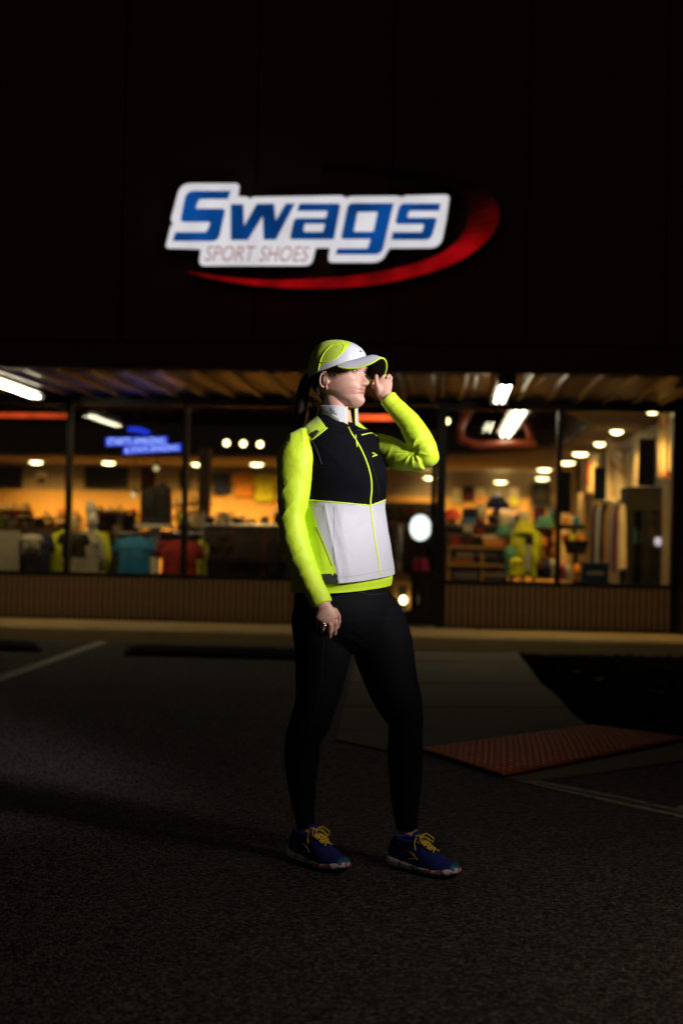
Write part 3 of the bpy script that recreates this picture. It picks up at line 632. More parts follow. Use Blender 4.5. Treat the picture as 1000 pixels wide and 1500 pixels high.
def garment(name, x0, y0, x1, y1, v, m, lab, cat, group=None, sleeves=True, thick=.07, long=False, hanger=True, parent=None, side=False, tilt=0):
    """a hung garment: neck, shoulders, sleeves and folds; x0..x1 spans the sleeves"""
    u0, z1 = pv(x0, y0, v); u1, z0 = pv(x1, y1, v); c = (u0+u1)/2; hw = (u1-u0)/2; H = z1 - z0; ph = random.uniform(0, 6)
    t = bempty(name, (c, v, z0), lab, cat, group) if parent is None else parent
    tab = [(0, .30), (.03, .42), (.08, .72), (.14, .82), (.30, .86 if sleeves else .78), (.42, .78), (.6, .76), (1, .80)] if not side else [(0, .3), (.05, .6), (.12, .9), (.5, 1), (1, 1)]
    R = []
    for i in range(27):
        f = i / 26; w_ = interp(tab, f) * hw; th = thick * (.35 + .65 * min(1, f * 4)); ring = []
        for j in range(40):
            a = 2*math.pi*j/40; cx = math.cos(a); cy = math.sin(a); x = w_ * math.copysign(abs(cx)**.7, cx); y = th * math.copysign(abs(cy)**.6, cy)
            fold = math.sin(x / hw * 9 + ph + f * 1.5) * .35 * f + fbm((x*9 + ph, f*3, j > 20), 2) * .35
            ring.append((c + x, v + y * (1 + fold * .6), z1 - f * H + .02 * H * math.sin(x*14 + ph) * f))
        R.append(ring)
    MB().rings(R, True).bobj('body_cloth', m, t, True)
    if sleeves and not side:
        for s in (-1, 1):
            sh = Vector((c + s * hw * .72, v, z1 - .12 * H)); L_ = (.36 if not long else .8) * H; el = sh + Vector((s * hw * .20, .0, -L_)); mid = sh.lerp(el, .5) + Vector((s * hw * .08, 0, 0))
            mb = MB(); mb.tube([sh + Vector((-s * hw * .15, 0, .02 * H)), sh, mid, el], [hw*.20, hw*.23, hw*.22, hw*.2], 12, flat=.6, round_ends=False); mb.bobj('sleeve', m, t, True)
    if hanger:
        mb = MB(); mb.tube([(c - hw*.55, v, z1 - .06*H), (c, v, z1 + .02), (c + hw*.55, v, z1 - .06*H)], .006, 6); mb.tube([(c, v, z1 + .02), (c, v, z1 + .05), (c + .02, v, z1 + .07), (c, v, z1 + .09)], .003, 5); mb.bobj('hanger', M_dkmet, t)
    return t
# shirts pinned on the back wall
garment('wall_shirt', 309, 693, 339, 724, VB - .09, M_navy_f, 'navy sports jersey hung on the orange back wall', 'shirt', 'shirts displayed on the back wall', hanger=False)
garment('wall_shirt', 340, 690, 376, 728, VB - .09, M_or_f, 'orange shirt hung between the navy and the yellow shirts', 'shirt', 'shirts displayed on the back wall', hanger=False)
garment('wall_shirt', 370, 692, 407, 734, VB - .09, M_yel_f, 'bright yellow shirt hung on the back wall beside the arm of the runner', 'shirt', 'shirts displayed on the back wall', hanger=False)
# clothes in the left windows
def rail(name, x0, x1, y, v, lab, legs=True):
    a = pv(x0, y, v); b = pv(x1, y, v); t = bempty(name, ((a[0]+b[0])/2, v, .13), lab, 'clothes rack'); mb = MB(); mb.tube([(a[0], v, a[1]), (b[0], v, b[1])], .016, 8); mb.bobj('rail', M_chrome, t)
    for p in (a, b):
        mb = MB(); mb.tube([(p[0], v, .16), (p[0], v, p[1])], .014, 8).box((p[0] - .02, v - .25, .13), (p[0] + .02, v + .25, .16)); mb.bobj('leg', M_chrome, t)
    return t
rail('clothes_rack', 297, 425, 769, 1.5, 'long metal rack of black clothes in the third window')
n = 13
for k in range(n):
    x = lerp(301, 420, k / (n - 1)); bt = 819 if x < 345 else 856; ys_ = random.uniform(-1, 1.5)
    garment('black_shirt', x - 7, 774 + ys_, x + 7, bt + random.uniform(-2, 2), 1.5 + random.uniform(-.03, .03), M_black if k not in (4, 9) else M_maroon, ('%s black shirt from the left, hanging edge-on in the long rack' % ['first','second','third','fourth','','fifth','sixth','seventh','eighth','','ninth','tenth','eleventh'][k] if k not in (4, 9) else ('dark maroon shirt among the black shirts, left of the middle of the rack' if k == 4 else 'dark maroon shirt among the black shirts, toward the right of the rack')), 'shirt', 'clothes on the long black rack', side=True, sleeves=False, thick=.2)
rail('clothes_rack', 170, 298, 781, 1.15, 'low metal rack of coloured shirts beside the mullion')
garment('tee_shirt', 168, 786, 226, 846, 1.0, M_blue_f, 'bright blue tee shirt facing the window', 'shirt', 'tee shirts facing the window')
garment('tee_shirt', 230, 791, 296, 848, 1.0, M_red_f, 'dark red tee shirt facing the window behind the mullion', 'shirt', 'tee shirts facing the window')
garment('tee_shirt', 286, 791, 304, 846, 1.3, M_lime_f, 'narrow lime shirt beside the dark red tee shirt', 'shirt', 'tee shirts facing the window')
garment('lime_jacket', 72, 776, 118, 846, 1.25, M_lime_f, 'lime jacket at the left behind the black top', 'jacket', long=True)
garment('lime_jacket', 108, 776, 160, 846, 1.35, M_lime_f, 'lime jacket right of the grey jacket by the left mullion', 'jacket', long=True)
garment('grey_jacket', 96, 778, 150, 842, 1.0, M_grey_f, 'pale grey jacket on display between two lime jackets', 'jacket', long=True)
garment('black_shirt', 86, 780, 130, 817, .75, M_black, 'black short top in front of the lime jackets by the left mullion', 'shirt')
garment('navy_shirt', 24, 778, 78, 842, 1.1, M_navy_f, 'dark navy top beside the grey panel in the first window', 'shirt')
garment('grey_shirt', 30, 782, 62, 812, .9, M_grey_f, 'grey short top with a dark front in the first window', 'shirt', hanger=False)
garment('black_vest', 32, 800, 60, 838, .8, M_black, 'black vest below the grey short top in the first window', 'shirt', sleeves=False, hanger=False)
def mannequin_head(x, y, v, m, lab):
    a = pv(x, y, v); t = bempty('mannequin_head', (a[0], v, a[1] - .12), lab, 'mannequin head', 'mannequin heads'); mb = MB(); R = []
    for i in range(1, 12):
        f = i / 12; zz = a[1] - .12 + .25 * f; r = .085 * math.sin(math.pi * f)**.55 * (.8 + .3 * f); R.append([(a[0] + r*.8*math.cos(k*math.pi/8), v + r*math.sin(k*math.pi/8), zz) for k in range(16)])
    mb.rings(R, True); mb.bobj('head', m, t, True); mb = MB(); mb.tube([(a[0], v, a[1] - .2), (a[0], v, a[1] - .08)], .045, 10); mb.bobj('neck', m, t, True); MB().tube([(a[0], v, .16), (a[0], v, a[1] - .19)], .014, 8).prism([(a[0] + .13*math.cos(q*math.pi/8), v + .13*math.sin(q*math.pi/8)) for q in range(16)], .131, .16).bobj('stand_pole', M_dkmet, t)
M_gloss = mat('glossy_white', (.75, .72, .68), .12, .05, 3, coat=.6)
mannequin_head(133, 748, 1.3, M_gloss, 'glossy white mannequin head above the lime jackets, the higher one'); mannequin_head(136, 765, 1.0, M_gloss, 'glossy mannequin head above the grey jacket, the lower one'); mannequin_head(104, 771, 1.35, M_cream_f, 'cream mannequin head just right of the left mullion')
# grey panel, white T stand
v = .9; t, u0, u1, z0, z1 = box_thing('display_board', -60, 776, 27, 846, v, .04, None, 'plain grey display panel at the left edge of the first window', 'display panel')
MB().box((u0, v, z0), (u1, v + .04, z1)).bobj('board', M_grey_f, t); MB().box((u0, v - .02, .13), (u0 + .05, v + .06, z0)).box((u1 - .05, v - .02, .13), (u1, v + .06, z0)).bobj('foot', M_dkmet, t)
v = 1.25; a = pv(226, 838, v); tt = pv(226, 768, v); t = bempty('white_stand', (a[0], v, .13), 'white T shaped stand between the blue and red tee shirts', 'display stand')
MB().box((a[0] - .055, v - .05, .15), (a[0] + .055, v + .05, tt[1] - .04)).bobj('post', M_white, t); x0 = pv(203, 768, v)[0]; x1 = pv(252, 768, v)[0]; MB().box((x0, v - .2, tt[1] - .04), (x1, v + .2, tt[1])).bobj('top_board', M_white, t); MB().box((a[0] - .2, v - .2, .13), (a[0] + .2, v + .2, .15)).bobj('base', M_white, t)
for k, (x0_, x1_) in enumerate(((209, 232), (226, 250))):
    garment('black_dress', x0_, 712 - 4*k, x1_, 768, 1.25 + .08*k, M_black, ('black garment on the white stand, left one' , 'black garment on the white stand, right one')[k], 'garment', 'garments above the white stand', side=True, sleeves=False, thick=.14)
v = 8.; t, u0, u1, z0, z1 = box_thing('red_banner', 206, 684, 226, 768, v, .02, None, 'dull red hanging banner behind the white stand', 'banner')
m = MB(); m.rings([[(lerp(u0, u1, k/8), v + yo + .03*math.sin(k*1.3 + z_), z_) for k in range(9)] for z_ in [lerp(z0, z1, i/8) for i in range(9)] for yo in (0,)], False, closed=False); m.rings([[(lerp(u0, u1, k/8), v + .015 + .03*math.sin(k*1.3 + z_), z_) for k in range(9)] for z_ in [lerp(z0, z1, i/8) for i in range(9)]], False, closed=False)
m.bobj('cloth', fab('banner_red', (.30, .03, .01)), t, True); MB().tube([(u0 - .05, v, z1), (u1 + .05, v, z1)], .015, 8).bobj('rod', M_dkmet, t)
# white column in the shop
v = 9.; u0, z1 = pv(291, 675, v); u1, _ = pv(304, 770, v); c = MB().box((u0, v, .13), (u1, v + .3, ZS - .002)); tag(c.bobj('white_column', M_in), 'cream square column in the third window', 'column')
v = 2.6; t, u0, u1, z0, z1 = box_thing('paper_notice', 281, 755, 297, 773, v, .01, None, 'small cream notice on a stand beside the black clothes rack', 'notice'); MB().box((u0, v, z0), (u1, v + .012, z1)).bobj('sheet', M_cream_f, t); MB().tube([((u0+u1)/2, v + .03, .13), ((u0+u1)/2, v + .03, z1 - .05)], .012, 6).bobj('stand', M_dkmet, t)
# shoes on brackets along the back wall
SHM = [mat('shoe_dark', (.03, .03, .035), .6, .2, 9), mat('shoe_brown', (.10, .05, .02), .6, .2, 9), mat('shoe_red', (.5, .06, .04), .6, .2, 9), mat('shoe_grey', (.28, .27, .26), .6, .2, 9), mat('shoe_blue', (.03, .06, .2), .6, .2, 9)]
M_sole = mat('shoe_sole_white', (.6, .57, .5), .7, .1, 9)
shelf_m = mat('clear_shelf', (.3, .22, .1), .3, .1, 4); proto = {}
def shoe_on_shelf(x, y, v, c, lab, gr, turn=0.):
    u_, z_ = pv(x, y, v)
    t = bempty('display_shoe', (u_, v, z_), lab, 'shoe', gr)
    if c not in proto:
        a = MB(); a.rings([[(math.cos(q*math.pi/8) * w_ , l_ + math.sin(q*math.pi/8)*.004, h_) for q in range(0)] or [(w_*math.cos(q*math.pi/8), l_ + .001*q, .02 + h_*max(0, math.sin(q*math.pi/8)) - .012*max(0, -math.sin(q*math.pi/8))) for q in range(16)] for l_, w_, h_ in ((-.14, .02, .05), (-.12, .038, .085), (-.05, .042, .09), (.02, .045, .06), (.09, .048, .045), (.13, .03, .03))], True)
        b = MB(); b.rings([[(w_*math.cos(q*math.pi/8), l_, .008 + .014*math.sin(q*math.pi/8)) for q in range(16)] for l_, w_ in ((-.15, .03), (-.12, .044), (-.03, .046), (.08, .052), (.14, .036))], True)
        proto[c] = (a.mesh('upper', SHM[c], True), b.mesh('sole', M_sole, True))
    for nm, me_ in zip(('upper', 'sole'), proto[c]):
        o = bpy.data.objects.new(nm, me_); COL.objects.link(o); o.parent = t; o.rotation_euler = (0, 0, math.pi + turn)
    o = bpy.data.objects.new('bracket', bracket_me); COL.objects.link(o); o.parent = t; return t
bracket_me = MB().box((-.12, -.14, -.02), (.12, .16, -.008)).mesh('bracket', shelf_m)
rr = random.Random(11)
cols_ = [(-12, (744, 760, 778)), (8, (744, 758)), (22, (744, 762)), (37, (744, 758)), (69, (755, 765, 776, 786)), (88, (752, 764, 776, 788)), (110, (755, 768)), (145, (748, 760)), (160, (748,)), (176, (747, 757, 767)), (196, (750, 762)), (262, (735, 752)), (285, (732, 745)), (318, (758, 768)), (338, (756, 768)), (352, (760,)), (405, (752, 764)),
         (570, (752, 766, 780, 796, 812, 828)), (585, (752, 766, 780, 796, 812, 828)), (600, (752, 766, 796, 812, 828)), (632, (752, 800, 815))]
names_ = ['dark', 'brown', 'red', 'grey', 'blue']
for ci, (x, yl) in enumerate(cols_):
    for ri, y in enumerate(yl):
        c = rr.choices(range(5), (6, 3, 1, 3, 1))[0]; side_ = 'left' if x < 250 else ('middle' if x < 500 else 'door')
        orders = ['first', 'second', 'third', 'fourth', 'fifth', 'sixth', 'seventh', 'eighth', 'ninth', 'tenth', 'eleventh', 'twelfth', 'thirteenth', 'fourteenth', 'fifteenth', 'sixteenth', 'seventeenth']
        lab = ('small %s shoe, %s from the top in the %s shoe column behind the door' % (names_[c], orders[ri], orders[ci - 17])) if x >= 500 else ('small %s shoe, %s from the top in the %s shoe column from the left' % (names_[c], orders[ri], orders[ci]))
        shoe_on_shelf(x + rr.uniform(-.5, .5), y, VB - .2 if x < 500 else 9.0, c, lab, 'display shoes on the shop walls', rr.uniform(-.5, .5))
# slatted partition behind the door shoes
u0, z1 = pv(540, 735, 9.2); u1, _ = pv(650, 735, 9.2); pt = bempty('shoe_wall', ((u0+u1)/2, 9.2, .13), 'orange slatted shoe wall seen through the door glass', 'display wall'); MB().box((u0, 9.23, .13), (u1, 9.35, z1)).bobj('panel', M_in, pt)
sm2 = MB(); sm2.rings([[(x, vv, z) for vv, z in ((.028, .004), (.0, .010), (.0, .094), (.010, .098), (.028, .098))] for x in (0, u1 - u0)], True); sm2 = sm2.mesh('slat', M_slat); z = .15
while z < z1 - .1:
    o = bpy.data.objects.new('slat', sm2); COL.objects.link(o); o.parent = pt; o.location = (u0 - (u0+u1)/2, 0, z - .13); z += .1
# items beside the door
v = 1.2; t, u0, u1, z0, z1 = box_thing('magenta_bag', 603, 818, 628, 838, v, .2, None, 'magenta sports bag low behind the door glass', 'bag'); mb = MB(); R = []
for i in range(7):
    f = i / 6; R.append([((u0+u1)/2 + (u1-u0)/2 * math.copysign(abs(math.cos(q*math.pi/8))**.6, math.cos(q*math.pi/8)) * (1 - .25*f*f), v + .1*math.copysign(abs(math.sin(q*math.pi/8))**.6, math.sin(q*math.pi/8)), lerp(z0, z1, f)) for q in range(16)])
mb.rings(R, True).bobj('bag_body', fab('magenta', (.3, .01, .08)), t, True); cx = (u0+u1)/2; MB().tube([(cx - .06, v, z1 - .01), (cx - .04, v, z1 + .06), (cx + .04, v, z1 + .06), (cx + .06, v, z1 - .01)], .008, 6).bobj('strap', M_black, t, True); MB().box((u0 - .02, v - .12, .13), (u1 + .02, v + .12, z0 - .001)).bobj('crate', M_dkmet, t)
v = .6; t, u0, u1, z0, z1 = box_thing('wooden_stand', 577, 851, 601, 908, v, .1, None, 'small wooden floor stand with a downlight reflection built as a glowing ball', 'floor stand')
wood = mat('orange_wood', (.45, .22, .06), .5, .25, 6); MB().box((u0, v, z1 - .05), (u1, v + .04, z1)).box((u0, v, z0), (u0 + .045, v + .04, z1 - .05)).box((u1 - .045, v, z0), (u1, v + .04, z1 - .05)).bobj('frame', wood, t); MB().box((u0 + .046, v + .015, z0 + .0), (u1 - .046, v + .03, z1 - .051)).bobj('panel', M_black, t); MB().box((u0 - .06, v - .12, .13), (u1 + .06, v + .2, max(.135, z0))).bobj('base', wood, t)
a = pv(590.5, 879, v - .06); MB().ell((a[0], v - .06, a[1]), .04, .03, .045).bobj('glint_ball', E_down, t, True)  # reflected downlight built as a glowing ball, no lamp stands here
MB().box((u1 + .12, .9, .13), (u1 + .48, 1.3, pv(630, 850, .9)[1])).bobj('cabinet_block', M_black, bempty('low_cabinet', (u1 + .3, .9, .13), 'low black cabinet right of the wooden stand behind the door', 'cabinet'))
# display table with folded stacks and boxes, right window
v = 1.0; t, u0, u1, z0, z1 = box_thing('display_table', 656, 800, 752, 900, v, .8, None, 'open brown shelf unit with boxes in the right window', 'shelf unit'); z0 = .13; shz = [z0 + .15, (z0 + z1)/2 + .05, z1 - .02]
for zz in (.35, .62, pv(700, 826, v)[1], pv(700, 800, v)[1]): MB().box((u0, v, zz - .03), (u1, v + .6, zz)).bobj('shelf', wood, t)
for xx in (u0, (u0+u1)/2, u1 - .03): MB().box((xx, v + .02, .13), (xx + .03, v + .58, pv(700, 800, v)[1] - .03)).bobj('upright', wood, t)
def carton(x0, y0, x1, y1, v, m, lab):
    u0, z1 = pv(x0, y0, v); u1, z0 = pv(x1, y1, v); t = bempty('shoe_box', ((u0+u1)/2, v, z0), lab, 'box', 'boxes and folded stacks in the right window'); lid = min(.05, (z1-z0)*.35)
    MB().box((u0 + .004, v, z0), (u1 - .004, v + .28, z1 - lid)).bobj('carton', m, t); MB().box((u0, v - .004, z1 - lid + .001), (u1, v + .284, z1)).bobj('lid', m, t)
bx = [(668, 808, 694, 816, M_cream_f, 'cream box on the middle shelf, left'), (697, 807, 728, 816, M_grey_f, 'grey box on the middle shelf, right'), (662, 817, 693, 825, M_or_f, 'orange box under the cream box'), (664, 833, 700, 846, M_grey_f, 'long grey box on the bottom shelf, left'), (706, 833, 740, 846, M_cream_f, 'long cream box on the bottom shelf, right'),
      (706, 784, 740, 791, M_cream_f, 'flat cream box on the table top by the mannequin'), (708, 791.5, 738, 799, M_or_f, 'flat orange box under the cream box on the table top'), (660, 786, 673, 799, M_red_f, 'small dark red box on the table top'), (676, 789, 692, 799, M_maroon, 'maroon box on the table top'), (678, 768, 693, 780, M_grey_f, 'lilac grey box in the stack under the blue cloth')]
for b_ in bx: carton(*b_[:4], 1.12 if b_[1] > 800 else 1.2, b_[4], b_[5])
def stack(name, x0, y0, x1, y1, v, ms, lab, cat, n_=3, gr='boxes and folded stacks in the right window'):
    u0, z1 = pv(x0, y0, v); u1, z0 = pv(x1, y1, v); t = bempty(name, ((u0+u1)/2, v, z0), lab, cat, gr); h = (z1-z0)/n_
    for k in range(n_):
        mb = MB(); c = (u0+u1)/2 + random.uniform(-.01, .01); R = []
        for f, s in ((0, .9), (.15, 1), (.85, 1), (1, .9)): R.append([(c + (u1-u0)/2*s*math.copysign(abs(math.cos(q*math.pi/10))**.4, math.cos(q*math.pi/10)), v + .13 + .13*s*math.copysign(abs(math.sin(q*math.pi/10))**.4, math.sin(q*math.pi/10)), z0 + h*(k + f)*.998) for q in range(20)])
        mb.rings(R, True).bobj('folded_cloth', ms[k % len(ms)], t, True)
stack('folded_stack', 677, 744, 698, 766, 1.35, [M_blue_f, M_navy_f, M_navy_f], 'stack of folded blue and navy shirts', 'folded shirts'); stack('folded_stack', 655, 766, 676, 777, 1.3, [M_black, M_grey_f], 'stack of black and grey folded shirts beside the pillar', 'folded shirts', 2)
stack('folded_stack', 697, 760, 710, 780, 1.3, [M_red_f, M_navy_f, M_red_f], 'stack of red and navy folded shirts', 'folded shirts'); stack('folded_stack', 706, 770, 728, 781, 1.3, [M_black], 'black folded shirts near the mannequin', 'folded shirts', 2)
def cap_thing(x, y, v, r, m, lab):
    u_, z_ = pv(x, y, v); t = bempty('display_hat', (u_, v, z_), lab, 'hat', 'caps and hats in the right window'); R = []
    for i in range(7): a = i / 6 * math.pi/2 * .96; R.append([(u_ + r*math.cos(a)*math.cos(q*math.pi/10), v + r*math.cos(a)*math.sin(q*math.pi/10), z_ + r*1.1*math.sin(a)) for q in range(20)])
    MB().rings(R, True).bobj('crown', m, t, True); mb = MB(); mb.rings([[(u_ + rr_*math.cos(q), v + rr_*math.sin(q), z_ + dz) for q in [math.pi*1.15 + i*.07*math.pi for i in range(11)]] for rr_, dz in ((r*.98, .004), (r*1.7, -.012), (r*1.7, -.018), (r*.98, -.002))], False, closed=False); mb.bobj('peak', m, t, True)
cap_thing(662, 758, 1.25, .10, mat('red_cap', (.9, .10, .04), .7, .1, 6), 'bright red orange cap beside the dark pillar'); cap_thing(728, 744, 3.2, .15, M_navy_f, 'navy cap under the ceiling light'); cap_thing(797, 770, 1.3, .11, M_teal_f, 'pale green cap on the right rack'); cap_thing(738, 780, 1.3, .09, M_teal_f, 'green cap on the table beside the mannequin')
a = pv(728, 735, 3.3); 
mannequin_head(727, 733, 3.2, M_cream_f, 'bright cream mannequin head wearing the navy cap'); mannequin_head(705, 753, 1.5, M_cream_f, 'cream mannequin head above the red folded shirts'); mannequin_head(738, 766, 1.35, M_cream_f, 'cream mannequin head above the green cap')
tbl = bempty('high_shelf', (pv(690, 782, 1.3)[0], 1.3, .13), 'narrow brown shelf holding the folded stacks', 'shelf'); a = pv(654, 781.5, 1.3); b = pv(745, 783, 1.3); MB().box((a[0], 1.28, a[1] - .03), (b[0], 1.58, a[1])).bobj('board', wood, tbl)
for xx in (a[0], b[0] - .04): MB().box((xx, 1.62, .13), (xx + .04, 1.66, a[1])).bobj('upright', wood, tbl)
# lime mannequin
mq = garment('dressed_mannequin', 748, 772, 794, 846, 1.2, M_lime_f, 'mannequin with cream head in lime jacket with black chest and grey stripe', 'mannequin', long=True, thick=.13, hanger=False)
u0, z1 = pv(768, 784, 1.05); u1, z0 = pv(781, 797, 1.05); mb = MB(); mb.rings([[((u0+u1)/2 + (u1-u0)/2*s*math.cos(q*math.pi/10), 1.09 + .05*math.sin(q*math.pi/10), z) for q in range(20)] for z, s in ((z0, .9), (lerp(z0, z1, .5), 1.1), (z1, .9))], True); mb.bobj('chest_panel', M_black, mq, True)
u0, z1 = pv(768, 797.5, 1.05); u1, z0 = pv(777, 836, 1.05); MB().box((u0, 1.045, z0), (u1, 1.12, z1)).bobj('grey_stripe', M_grey_f, mq)
a = pv(768, 760, 1.2); mb = MB(); mb.ell((a[0], 1.2, a[1]), .07, .085, .11); mb.tube([(a[0], 1.2, a[1] - .2), (a[0], 1.2, a[1] - .05)], .045, 10); mb.bobj('head', M_cream_f, mq, True)
R = [[(a[0] + r*math.cos(q*math.pi/8), 1.19 + r*math.sin(q*math.pi/8), a[1] + dz) for q in range(16)] for r, dz in ((.14, -.16), (.10, -.08), (.083, -.02))]; MB().rings(R, False).bobj('hood', M_yel_f, mq, True)
MB().tube([(a[0], 1.2, .16), (a[0], 1.2, .7)], .02, 8).bobj('pole', M_dkmet, mq); MB().prism([(a[0] + .18*math.cos(q*math.pi/8), 1.2 + .18*math.sin(q*math.pi/8)) for q in range(16)], .13, .16).bobj('base', M_dkmet, mq)
garment('small_jacket', 738, 800, 756, 846, 1.0, M_teal_f, 'small grey green jacket left of the lime mannequin', 'jacket', hanger=False); garment('small_jacket', 744, 816, 764, 842, .95, M_yel_f, 'small yellow jacket at the foot of the lime mannequin', 'jacket', hanger=False)
# coloured rack by the right mullion
rail('clothes_rack', 784, 815, 772, 1.35, 'short rack of coloured clothes left of the right mullion')
for k, (x, m_, nm) in enumerate(((788, M_teal_f, 'green'), (794, M_or_f, 'orange'), (799, M_red_f, 'dark red'), (804, M_navy_f, 'navy'), (809, M_or_f, 'rust'))):
    garment('hung_shirt', x - 5, 776, x + 5, 812 + 6*(k % 3), 1.35, m_, nm + ' top on the short rack left of the right mullion', 'shirt', 'tops on the short rack', side=True, sleeves=False, thick=.18)
for k, (x, m_, nm) in enumerate(((790, M_maroon, 'maroon'), (800, M_navy_f, 'navy'), (809, M_grey_f, 'grey'))): garment('low_shirt', x - 6, 818, x + 6, 848, 1.2, m_, nm + ' top hanging low by the right mullion', 'shirt', 'tops hanging low by the right mullion', side=True, sleeves=False, thick=.18)
# black basket stand
v = 1.3; u0, z1 = pv(824, 792, v); u1, z0 = pv(862, 812, v); c = (u0+u1)/2; hw = (u1-u0)/2; t = bempty('black_basket', (c, v, .13), 'black display basket on a pole right of the right mullion', 'basket')
R = [[(c + hw*s*math.cos(q*math.pi/12), v + hw*.8*s*math.sin(q*math.pi/12), z) for q in range(24)] for s, z in ((.7, z0), (1, z1), (1.05, z1), (.95, z1 - .01), (.66, z0 + .02))]; MB().rings(R, True).bobj('bowl', M_black, t, True); MB().tube([(c, v, .16), (c, v, z0)], .03, 10).bobj('pole', M_black, t); MB().prism([(c + .2*math.cos(q*math.pi/8), v + .2*math.sin(q*math.pi/8)) for q in range(16)], .13, .16).bobj('base', M_black, t)
u0, z1 = pv(822, 765, v); u1, z0 = pv(858, 776, v); MB().box((u0, v + .1, z0), (u1, v + .35, z0 + .06)).bobj('upper_tray', M_black, t); MB().tube([(c, v + .22, z0), (c, v + .22, pv(840, 795, v)[1])], .02, 8).bobj('upper_pole', M_black, t)
for k, (x, m_, nm) in enumerate(((829, M_or_f, 'orange'), (836, M_cream_f, 'cream'), (845, M_blue_f, 'blue'))): stack('rolled_socks', x - 4.5, 757, x + 4.5, 770.5, v + .1, [m_], nm + ' rolled socks on the tray over the black basket', 'socks', 2, 'rolled socks on the tray')
for k, (x, m_, nm) in enumerate(((829, M_red_f, 'red'), (838, M_lime_f, 'lime'), (851, M_or_f, 'orange'))): stack('folded_socks', x - 5, 783, x + 5, 793, v - .05, [m_], nm + ' socks piled in the black basket', 'socks', 2, 'socks in the basket')
for k, (x, m_, nm) in enumerate(((823, fab('pink_cloth', (.3, .03, .06)), 'pink'), (831, M_grey_f, 'grey'), (844, M_or_f, 'orange'))): garment('low_garment', x - 5, 826, x + 5, 850, 1.1, m_, nm + ' garment under the black basket', 'shirt', 'garments under the basket', side=True, sleeves=False, hanger=False)
# navy bin with a pale stripe
v = .7; u0, z1 = pv(853, 824, v); u1, z0 = pv(890, 853, v); t = bempty('navy_bin', ((u0+u1)/2, v, z0), 'navy blue bin with a faint pale stripe behind the right window', 'bin'); MB().box((u0, v, z0), (u1, v + .3, z1 - .03)).bobj('body', mat('navy_plastic', (.012, .04, .10), .5, .1, 5), t); MB().box((u0 - .012, v - .012, z1 - .029), (u1 + .012, v + .31, z1)).bobj('rim', mat('navy_rim', (.012, .04, .10), .5, .1, 5), t); MB().box((u0 + .05, v - .004, z0 + .08), (u1 - .05, v - .001, z0 + .12)).bobj('pale_stripe', M_grey_f, t); MB().box((u0 - .02, v - .02, .13), (u1 + .02, v + .32, z0 - .001)).bobj('plinth', M_black, t)
# dark glazed cabinet
v = 1.6; u0, z1 = pv(918, 713, v); u1, z0 = pv(973, 856, v); z0 = .13; t = bempty('glazed_cabinet', ((u0+u1)/2, v, z0), 'tall dark cabinet with glass doors at the right end of the shop', 'cabinet')
MB().box((u0, v, z1 - .28), (u1, v + .6, z1)).box((u0, v, z0), (u1, v + .6, z0 + .2)).box((u0, v, z0 + .2), (u0 + .05, v + .6, z1 - .28)).box((u1 - .05, v, z0 + .2), (u1, v + .6, z1 - .28)).box((u0 + .05, v + .56, z0 + .2), (u1 - .05, v + .6, z1 - .28)).bobj('case', M_black, t)
cm = (u0+u1)/2
for a, b in ((u0 + .052, cm - .002), (cm + .002, u1 - .052)):
    d = MB(); d.box((a, v - .02, z0 + .21), (a + .04, v, z1 - .29)).box((b - .04, v - .02, z0 + .21), (b, v, z1 - .29)); d = d.bobj('door', M_dkmet, t); MB().box((a + .04, v - .012, z0 + .21), (b - .04, v - .006, z1 - .29)).bobj('pane', M_glass, d)
for k in range(3): zz = lerp(z0 + .5, z1 - .7, k/2); MB().box((u0 + .055, v + .03, zz), (u1 - .055, v + .55, zz + .02)).bobj('shelf', M_dkmet, t)
for k in range(9):
    x = lerp(u0 + .12, u1 - .12, (k % 3)/2); zz = lerp(z0 + .5, z1 - .7, (k // 3)/2) + .021; bt = bempty('bottle', (x, v + .2, zz), '%s drink bottle on the %s cabinet shelf behind glass' % (['blue', 'grey', 'maroon'][k % 3], ['bottom', 'middle', 'top'][k // 3]), 'bottle', 'bottles in the glazed cabinet')
    R = [[(x + r*math.cos(q*math.pi/6), v + .2 + r*math.sin(q*math.pi/6), zz + h) for q in range(12)] for r, h in ((.034, 0), (.036, .02), (.036, .14), (.015, .19), (.014, .22))]; MB().rings(R, True).bobj('bottle_body', [M_blue_f, M_grey_f, M_maroon][k % 3], bt, True)
a = pv(963.5, 793.5, v - .025); mb = MB(); mb.rings([[(a[0] + .045*math.cos(q*math.pi/10)*s, vv, a[1] + .055*math.sin(q*math.pi/10)*s) for q in range(20)] for s, vv in ((1, v - .022), (1, v - .03), (.8, v - .034))], True); mb.bobj('round_badge', emit('pale_badge', (.75, .72, 1), .55), t, True)
